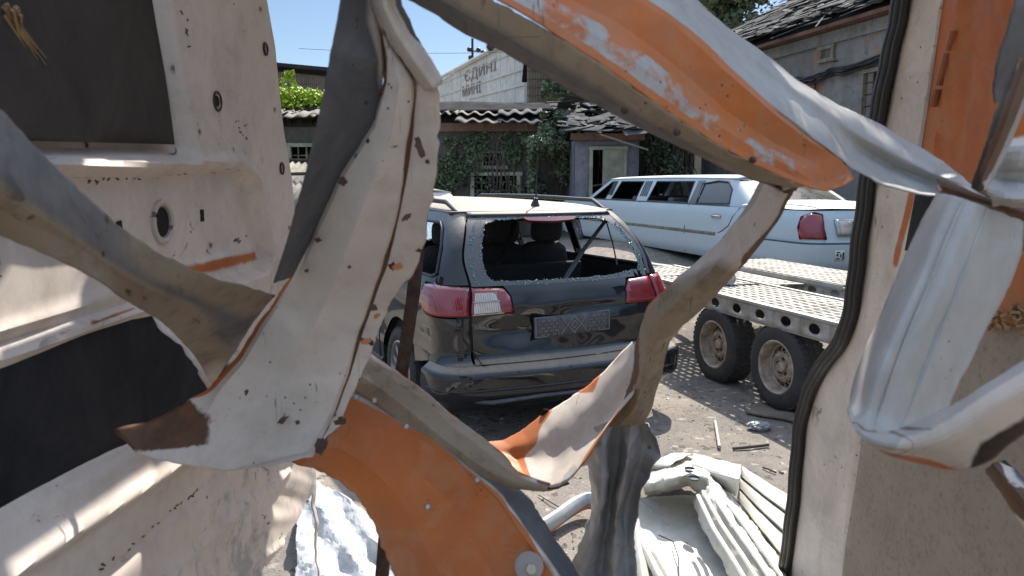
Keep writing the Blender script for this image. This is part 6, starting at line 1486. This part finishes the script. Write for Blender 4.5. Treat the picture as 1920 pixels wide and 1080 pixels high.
sheet('torn_panel', A(0, (.95, [(1842, 880, 'e'), (1862, 870, 'r', -.02), (1884, 862, 'k')]), (.93, [(1872, 920, 'r'), (1892, 905, 'n', -.02), (1915, 890, 'g')]), (.91, [(1905, 965, 'n'), (1925, 945, 'r', -.02), (1950, 925, 'g')]), (.89, [(1945, 1020, 'c'), (1965, 1000, 'e', -.02), (1990, 975, 'g')])), nu=5, nv=7, dent=.006, seed=22, smooth_cols=True)
# rubber seal
sp = [(1716, -60), (1702, 0), (1690, 60), (1676, 120), (1662, 190), (1650, 250), (1640, 310), (1632, 380), (1622, 450), (1614, 520), (1606, 580), (1590, 632), (1562, 672), (1538, 706), (1520, 750), (1508, 800), (1502, 860), (1496, 930), (1488, 1000), (1480, 1060), (1474, 1120)]
for i in range(3): pass
cen = [Rpt(*Rp(*p), .012) for p in sp]
ps = []
for i in range(len(cen) - 1):
    for k in range(5):
        ps.append(cr(cen[max(0, i - 1)], cen[i], cen[i + 1], cen[min(len(cen) - 1, i + 2)], k / 5))
ps.append(cen[-1]); mb = MB()
for dx, dy, r in ((0, 0, .021), (-.006, .024, .013), (-.002, -.022, .012), (-.018, .008, .006)):
    q = [p + Vector((dx + .0015 * math.sin(i * .9), dy, 0)) for i, p in enumerate(ps)]; mb.tube(q, r, 10)
mb.build('rubber_seal', M['rubber'], VAN, smooth=True)
# rusty upright bar
a, b = P(797, 330, 1.95) - VO, P(712, 1120, 1.75) - VO; dv = (b - a)
mb = MB(); hw = .016
path = [a, a + dv * .2, P(773, 560, 1.9) - VO, P(752, 700, 1.87) - VO, P(730, 900, 1.8) - VO, b]
for (o1, o2) in (((-hw, 0), (hw, 0)), ((-hw, .0), (-hw, .022)), ((hw, 0), (hw, .022))):
    vs = []
    for p in path: vs += [p + Vector((o1[0], o1[1], 0)), p + Vector((o2[0], o2[1], 0)), p + Vector((o2[0], o2[1] + .003, 0)), p + Vector((o1[0], o1[1] + .003, 0))]
    fs = []
    for i in range(len(path) - 1):
        for k in range(4): fs.append((i * 4 + k, i * 4 + (k + 1) % 4, (i + 1) * 4 + (k + 1) % 4, (i + 1) * 4 + k))
    mb.add(vs, fs)
mb.build('rusty_bar', M['rust'], VAN)['label'] = 'narrow rusty upright bar in the opening'
# ---- unseen roof, ragged front edge drawn out for shade, gaps added for sun patches
ZR = 2.46
def onroof(p):      # world point -> where its sun ray meets the roof
    k = (ZR - p.z) / SUN.z; q = p + SUN * k; return (q.x, q.y)
holes = []
def sun_gap(pts, gx=.012, sc_=1.0):  # opening added so sunlight lands on the given points
    q = [onroof(p) for p in pts]; cx = sum(p[0] for p in q) / len(q); cy = sum(p[1] for p in q) / len(q)
    if gx: q = [(p[0] + s_ * gx, p[1]) for p in q for s_ in (-1, 1)]
    q = [(cx + (p[0] - cx) * sc_, cy + (p[1] - cy) * sc_) for p in q]
    q = sorted(set(q)); lo = []; hi = []      # convex hull
    def cz(o, a, b): return (a[0] - o[0]) * (b[1] - o[1]) - (a[1] - o[1]) * (b[0] - o[0])
    for p in q:
        while len(lo) > 1 and cz(lo[-2], lo[-1], p) <= 0: lo.pop()
        lo.append(p)
    for p in reversed(q):
        while len(hi) > 1 and cz(hi[-2], hi[-1], p) <= 0: hi.pop()
        hi.append(p)
    holes.append(lo[:-1] + hi[:-1])
def Lw(px, py): y, z = Lp(px, py); return Vector((XL + relief(y, z), y, z))
sun_gap([Lw(60, 512), Lw(85, 492), Lw(195, 545), Lw(188, 558), Lw(18, 588)])
sun_gap([Lw(12, 668), Lw(38, 655), Lw(28, 668), Lw(12, 680)])
sun_gap([Lw(-20, 1085), Lw(130, 985), Lw(230, 925), Lw(312, 868), (Lw(318, 880)), Lw(240, 940), Lw(140, 1000), Lw(0, 1092)])
sun_gap([P(1462, 165, 1.02), P(1490, 190, 1.01), P(1520, 245, 1.02), P(1550, 302, 1.03), P(1515, 262, 1.02), P(1478, 200, 1.0)])
sun_gap([P(1565, 232, 1.13), P(1610, 258, 1.12), P(1680, 300, 1.13), P(1790, 340, 1.11), P(1800, 358, 1.10), P(1700, 322, 1.12), P(1600, 276, 1.10)])
sun_gap([P(1520, 172, 1.08), P(1552, 190, 1.10), P(1590, 240, 1.12), P(1556, 212, 1.08)])
sun_gap([P(1590, 280, .97), P(1640, 302, 1.0), P(1635, 308, 1.0), P(1585, 288, .97)])
def fr(x): return 2.52 + .78 * sstep(.42, .12, x) + .09 * noise.noise(Vector((x * 3, 0, 4))) + .05 * noise.noise(Vector((x * 11, 0, 4)))
front = [(1.25 - 1.95 * k / 60, fr(1.25 - 1.95 * k / 60)) for k in range(61)]
rp = [(-.7, 1.15), (1.25, 1.15)] + front  # rear left open so the overhead sky brightens the interior
okh = []
for h in holes:
    if all(-.68 < p[0] < 1.23 and 1.2 < p[1] < 3.2 for p in h): okh.append(h)
    else: print('tear outside roof', h)
patch('unseen_roof_skin', rp, lambda x, y: Vector((x, y, ZR)) - VO, .009, M['van'], VAN, cuts=okh, thick=.004, maskf=lambda x, y: ((0, 0, 0, 1), (0, 0, 0, 1)))
patch('van_floor', [(-.58, -.3), (1.04, -.3), (1.04, 1.2), (-.58, 1.35)], lambda x, y: Vector((x, y, .52)) - VO, .3, M['hardboard'], VAN, thick=.02)
# lower left sill joining the door and the floor
mb = MB(); mb.box(Vector((XR + .05, 1.3, .60)) - VO, (.08, 2.2, .25)); mb.build('sill', M['orange'], VAN, bevel=.01)
# ================================================================ GROUND DEBRIS
def gsheet(name, label, cat, rows, nu=8, nv=8, dent=.02, ds=7, seed=0, mat=None, edge=.006, smooth_cols=True, thick=.002, group=None):
    """rows of (px,py,height above the ground,code) -> sheet lying on the ground"""
    out = [[(*PZ(p[0], p[1], p[2]), p[3] if len(p) > 3 else 'w') for p in r] for r in rows]
    c = Vector((0, 0, 0)); n = 0
    for r in out:
        for p in r: c += Vector(p[:3]); n += 1
    c /= n; c.z = 0
    root = empty(name, c, 0, label, cat, group)
    sheet('crumpled_sheet', out, nu=nu, nv=nv, thick=thick, dent=dent, ds=ds, seed=seed, smooth_cols=smooth_cols, edge=edge, parent=root, mat=mat or M['creampanel'], frame='w')
    return root
gsheet('crumpled_wreckage', 'shiny white crumpled body panel lying on the ground at lower left of the orange strip', 'panel',
  [[(560, 890, .10), (600, 905, .02), (650, 930, .10), (700, 970, .03), (760, 1010, .08)],
   [(560, 940, .03), (600, 950, .12), (650, 975, .04), (700, 1010, .12), (760, 1050, .04)],
   [(555, 1000, .10), (600, 1005, .03), (650, 1025, .12), (705, 1050, .05), (770, 1090, .10)],
   [(555, 1060, .04), (600, 1060, .10), (650, 1075, .05), (705, 1100, .10), (780, 1140, .04)],
   [(550, 1140, .08), (600, 1140, .03), (650, 1150, .10), (705, 1170, .05), (790, 1200, .08)]], nu=12, nv=12, dent=.022, ds=8, seed=41, mat=M['whitepanel'])
def pipe(name, label, cat, pts, r, mat, flat=1, n=10):
    c = Vector(pts[len(pts) // 2]); c.z = 0; root = MB().tube([Vector(p) for p in pts], r, n, flat=flat)
    o = root.build(name, mat, None, smooth=True); 
    for v in o.data.vertices: v.co -= c
    o.location = c; tag(o, label, cat); return o
cpts = [PZ(1000, 1000, .05), PZ(1040, 975, .06), PZ(1075, 950, .07), PZ(1105, 938, .08), PZ(1135, 950, .09), PZ(1150, 985, .09)]
sm = []
for i in range(len(cpts) - 1):
    for k in range(5): sm.append(cr(cpts[max(0, i - 1)], cpts[i], cpts[i + 1], cpts[min(len(cpts) - 1, i + 2)], k / 5))
fr_ = pipe('door_frame_piece', 'white curved frame piece with orange inner edge on the gravel', 'frame piece', sm, .032, M['whitepanel'], flat=1.3)
MB().tube([p - Vector((0, .028, .02)) - fr_.location for p in sm], .012, 6).build('edge_trim', M['orange'], fr_, smooth=True)
pipe('metal_channel', 'short cream metal channel sticking out beyond the point of the olive band', 'channel', [PZ(915, 945, .10), PZ(938, 922, .12), PZ(958, 898, .14)], .038, M['creampanel'], n=6, flat=.7)
# roof / wheel arch frame on the ground at bottom centre
root = gsheet('crushed_body_frame', 'large cream crushed body frame with pressed holes lying on the ground at bottom', 'body frame',
  [[(1196, 898, .10), (1205, 912, .16), (1208, 922, .10), (1210, 930, .02)],
   [(1225, 872, .12), (1240, 890, .22), (1250, 905, .22), (1255, 920, .10)],
   [(1262, 860, .14), (1280, 878, .24), (1290, 892, .26), (1290, 912, .12)],
   [(1300, 858, .14), (1322, 880, .22), (1330, 898, .26), (1310, 925, .12)],
   [(1352, 905, .12), (1342, 915, .24), (1325, 930, .22), (1298, 942, .10)],
   [(1398, 962, .10), (1384, 970, .22), (1360, 985, .20), (1322, 1000, .08)],
   [(1444, 1022, .10), (1426, 1032, .22), (1398, 1045, .20), (1358, 1060, .08)],
   [(1496, 1092, .10), (1476, 1105, .22), (1444, 1122, .20), (1400, 1138, .08)]], nu=8, nv=10, dent=.018, ds=9, seed=42)
def child_g(parent, rows, name='crumpled_sheet', seed=0, dent=.012, ds=8, mat=None, sc_=True, nu=8, nv=8, edge=.005):
    out = [[(*PZ(p[0], p[1], p[2]), 'w') for p in r] for r in rows]
    return sheet(name, out, nu=nu, nv=nv, thick=.002, dent=dent, ds=ds, seed=seed, smooth_cols=sc_, edge=edge, parent=parent, mat=mat or M['creampanel'], frame='w')
for u_ in (.22, .42, .62, .82):
    q_ = [Vector(PZ(lerp(a_[0], b_[0], u_), lerp(a_[1], b_[1], u_), .235)) - root.location for a_, b_ in (((1348, 898), (1300, 935)), ((1398, 958), (1324, 996)), ((1446, 1018), (1360, 1056)), ((1500, 1090), (1404, 1134)))]
    MB().tube(q_, .010, 6, flat=.6).build('pressed_rib', M['creampanel'], root, smooth=True)
child_g(root, [[(1300, 850, .18), (1298, 872, .24), (1302, 895, .16)], [(1345, 862, .20), (1345, 885, .26), (1345, 912, .16)], [(1390, 872, .20), (1388, 895, .26), (1380, 930, .16)]], 'arch_flange', 43)
child_g(root, [[(1255, 880, .20), (1262, 870, .24), (1300, 850, .18)], [(1215, 885, .14), (1222, 868, .20), (1262, 850, .10)]], 'arch_flange', 44)
ribs = []
for k in range(10):
    u = (0, .05, .28, .33, .38, .60, .65, .70, .93, 1)[k]; hgt = (.19, .225, .225, .20, .225, .225, .20, .225, .225, .16)[k]
    ribs.append([(lerp(1392, 1382, u), lerp(874, 938, u), hgt - .10 * u), (lerp(1440, 1415, u), lerp(905, 985, u), hgt - .10 * u), (lerp(1500, 1450, u), lerp(940, 1030, u), hgt - .10 * u), (lerp(1570, 1500, u), lerp(985, 1095, u), hgt - .1 * u)])
child_g(root, ribs, 'ribbed_panel', 45, dent=.004, nv=3, sc_=False)
child_g(root, [[(1195, 935, .02), (1240, 930, .015), (1300, 930, .02), (1345, 960, .02)], [(1195, 1000, .02), (1240, 1000, .03), (1310, 1000, .02), (1375, 1020, .02)], [(1195, 1080, .02), (1250, 1080, .03), (1330, 1080, .02), (1420, 1090, .02)], [(1190, 1180, .02), (1250, 1180, .02), (1330, 1180, .02), (1450, 1180, .02)]], 'inner_skin', 46, dent=.012)
for (a, b) in (((1185, 1000), (1245, 1120)), ((1215, 1030), (1270, 1130)), ((1180, 975), (1200, 1120))):
    child_g(root, [[(a[0], a[1], .05), (a[0] + 10, a[1] - 2, .08), (a[0] + 18, a[1] - 2, .05)], [(b[0], b[1], .05), (b[0] + 12, b[1], .08), (b[0] + 24, b[1], .05)]], 'pressed_rib', 47, dent=.004)
for px, py, z, r in ((1293, 886, .245, .022), (1301, 903, .245, .024)):
    c = PZ(px, py, z) - root.location; vs, fs = lathe([(0, .001), (0, r), (.008, r * 1.15)], n=16)
    MB().add([Vector((v[1], v[2], v[0])) + c + Vector((0, 0, .012)) for v in vs], fs).build('pressed_hole', M['plastic'] if r != .024 else M['trim'], root, smooth=True)
mb = MB(); q = [PZ(1235, 1003, .05), PZ(1262, 1015, .06), PZ(1272, 1045, .06), PZ(1274, 1090, .05)]; mb.tube([p - root.location for p in q], .003, 5); mb.build('loose_wire', M['plastic'], root)
mb = MB(); q = [PZ(1200, 935, .06), PZ(1250, 985, .06)]; mb.tube([p - root.location for p in q], .0035, 5); mb.build('loose_wire', M['metal'], root)
# small things
def slab(name, label, cat, px, py, dims, rz, mat, tilt=0, group=None):
    p = PZ(px, py, 0); p.z = gz(p.x, p.y)
    m_ = bmesh.new(); bmesh.ops.create_cube(m_, size=1); bmesh.ops.subdivide_edges(m_, edges=m_.edges, cuts=6, use_grid_fill=True)
    for v in m_.verts:
        v.co = Vector((v.co.x * dims[0], v.co.y * dims[1], (v.co.z + .5) * dims[2])); v.co += Vector((.03 * noise.noise(v.co * 6 + Vector((px, 0, 0))), .03 * noise.noise(v.co * 6 + Vector((0, px, 0))), .25 * dims[2] * noise.noise(v.co * 9) + .012))
    me = bpy.data.meshes.new(name); m_.to_mesh(me); m_.free(); me.materials.append(mat); o = bpy.data.objects.new(name, me); col.objects.link(o); o.location = p; o.rotation_euler = (0, tilt, rz); return tag(o, label, cat, group)
slab('cardboard_piece', 'flat torn grey brown cardboard lying in front of the trailer wheel', 'cardboard', 1448, 780, (.34, .16, .012), -.6, simple('old_cardboard', (.20, .16, .125), .95, 0, .3, 12, .5))
foil = simple('crumpled_foil', (.55, .56, .58), .35, .3, .4, 60, 1.0)
def lump(name, label, cat, px, py, r, mat, sq=(1, 1, .6), seed=0):
    p = PZ(px, py, 0); m_ = bmesh.new(); bmesh.ops.create_icosphere(m_, subdivisions=4, radius=r)
    for v in m_.verts:
        v.co *= 1 + .35 * noise.noise(v.co * (2.6 / r) + Vector((seed, 0, 0))) + .15 * noise.noise(v.co * (7 / r)); v.co = Vector((v.co.x * sq[0], v.co.y * sq[1], v.co.z * sq[2]))
    me = bpy.data.meshes.new(name); m_.to_mesh(me); m_.free(); me.materials.append(mat); o = bpy.data.objects.new(name, me); col.objects.link(o); o.location = (p.x, p.y, r * sq[2] * .8); return tag(o, label, cat)
lump('crumpled_foil', 'small crumpled silvery foil lump on the shaded asphalt', 'foil', 1424, 806, .062, foil, (1.2, .8, .5))
pipe('metal_tube', 'thin pale metal tube lying upright in view on the sunlit gravel', 'tube', [PZ(1341, 790, .015), PZ(1349, 838, .02)], .011, M['galv'])
pipe('broken_stick', 'thin dark broken stick lying on the sunlit gravel', 'stick', [PZ(1374, 841, .012), PZ(1405, 838, .016), PZ(1441, 834, .012)], .010, M['bark'], n=6)
pipe('twig', 'short dark curved twig on the gravel near the ribbed panel', 'twig', [PZ(1430, 876, .01), PZ(1442, 880, .014), PZ(1455, 886, .01)], .005, M['bark'], n=5)
pipe('twig', 'thin forked twig on the gravel left of the curved frame piece', 'twig', [PZ(1010, 928, .01), PZ(1030, 940, .014), PZ(1050, 952, .01)], .003, M['bark'], n=5)
lump('car_fragment', 'black plastic scrap heap between the black car and the trailer ramp', 'scrap', 1283, 520, .1, M['plastic'], (1.5, 1, .5), 5)
# pebbles and glass bits as ground cover
rnd = random.Random(77); mb = MB(); mb2 = MB()
for k in range(4200):
    u = rnd.random(); y = 2.2 + 5.5 * u; x = rnd.uniform(-.6, .46 * y + .4); s_ = rnd.uniform(.0015, .005) * (1 if rnd.random() < .97 else 2.4)
    z = gz(x, y) + .012 * fbm((x, y, 0), .9)
    b = mb if rnd.random() < .7 else mb2
    b.box((x, y, z + s_ * .3), (s_ * 2, s_ * 1.5, s_), Matrix.Rotation(rnd.uniform(0, 6), 3, Vector((rnd.gauss(0, .5), rnd.gauss(0, .5), 1)).normalized()))
tag(mb.build('gravel', simple('pebbles', (.26, .22, .18), .95, 0, .5, 3)), kind='stuff', label='loose grey brown gravel scattered over the yard', cat='gravel')
tag(mb2.build('glass_fragments', simple('pale_fragments', (.48, .46, .42), .6, 0, .5, 3)), kind='stuff', label='pale chips and glass crumbs scattered over the yard', cat='glass')
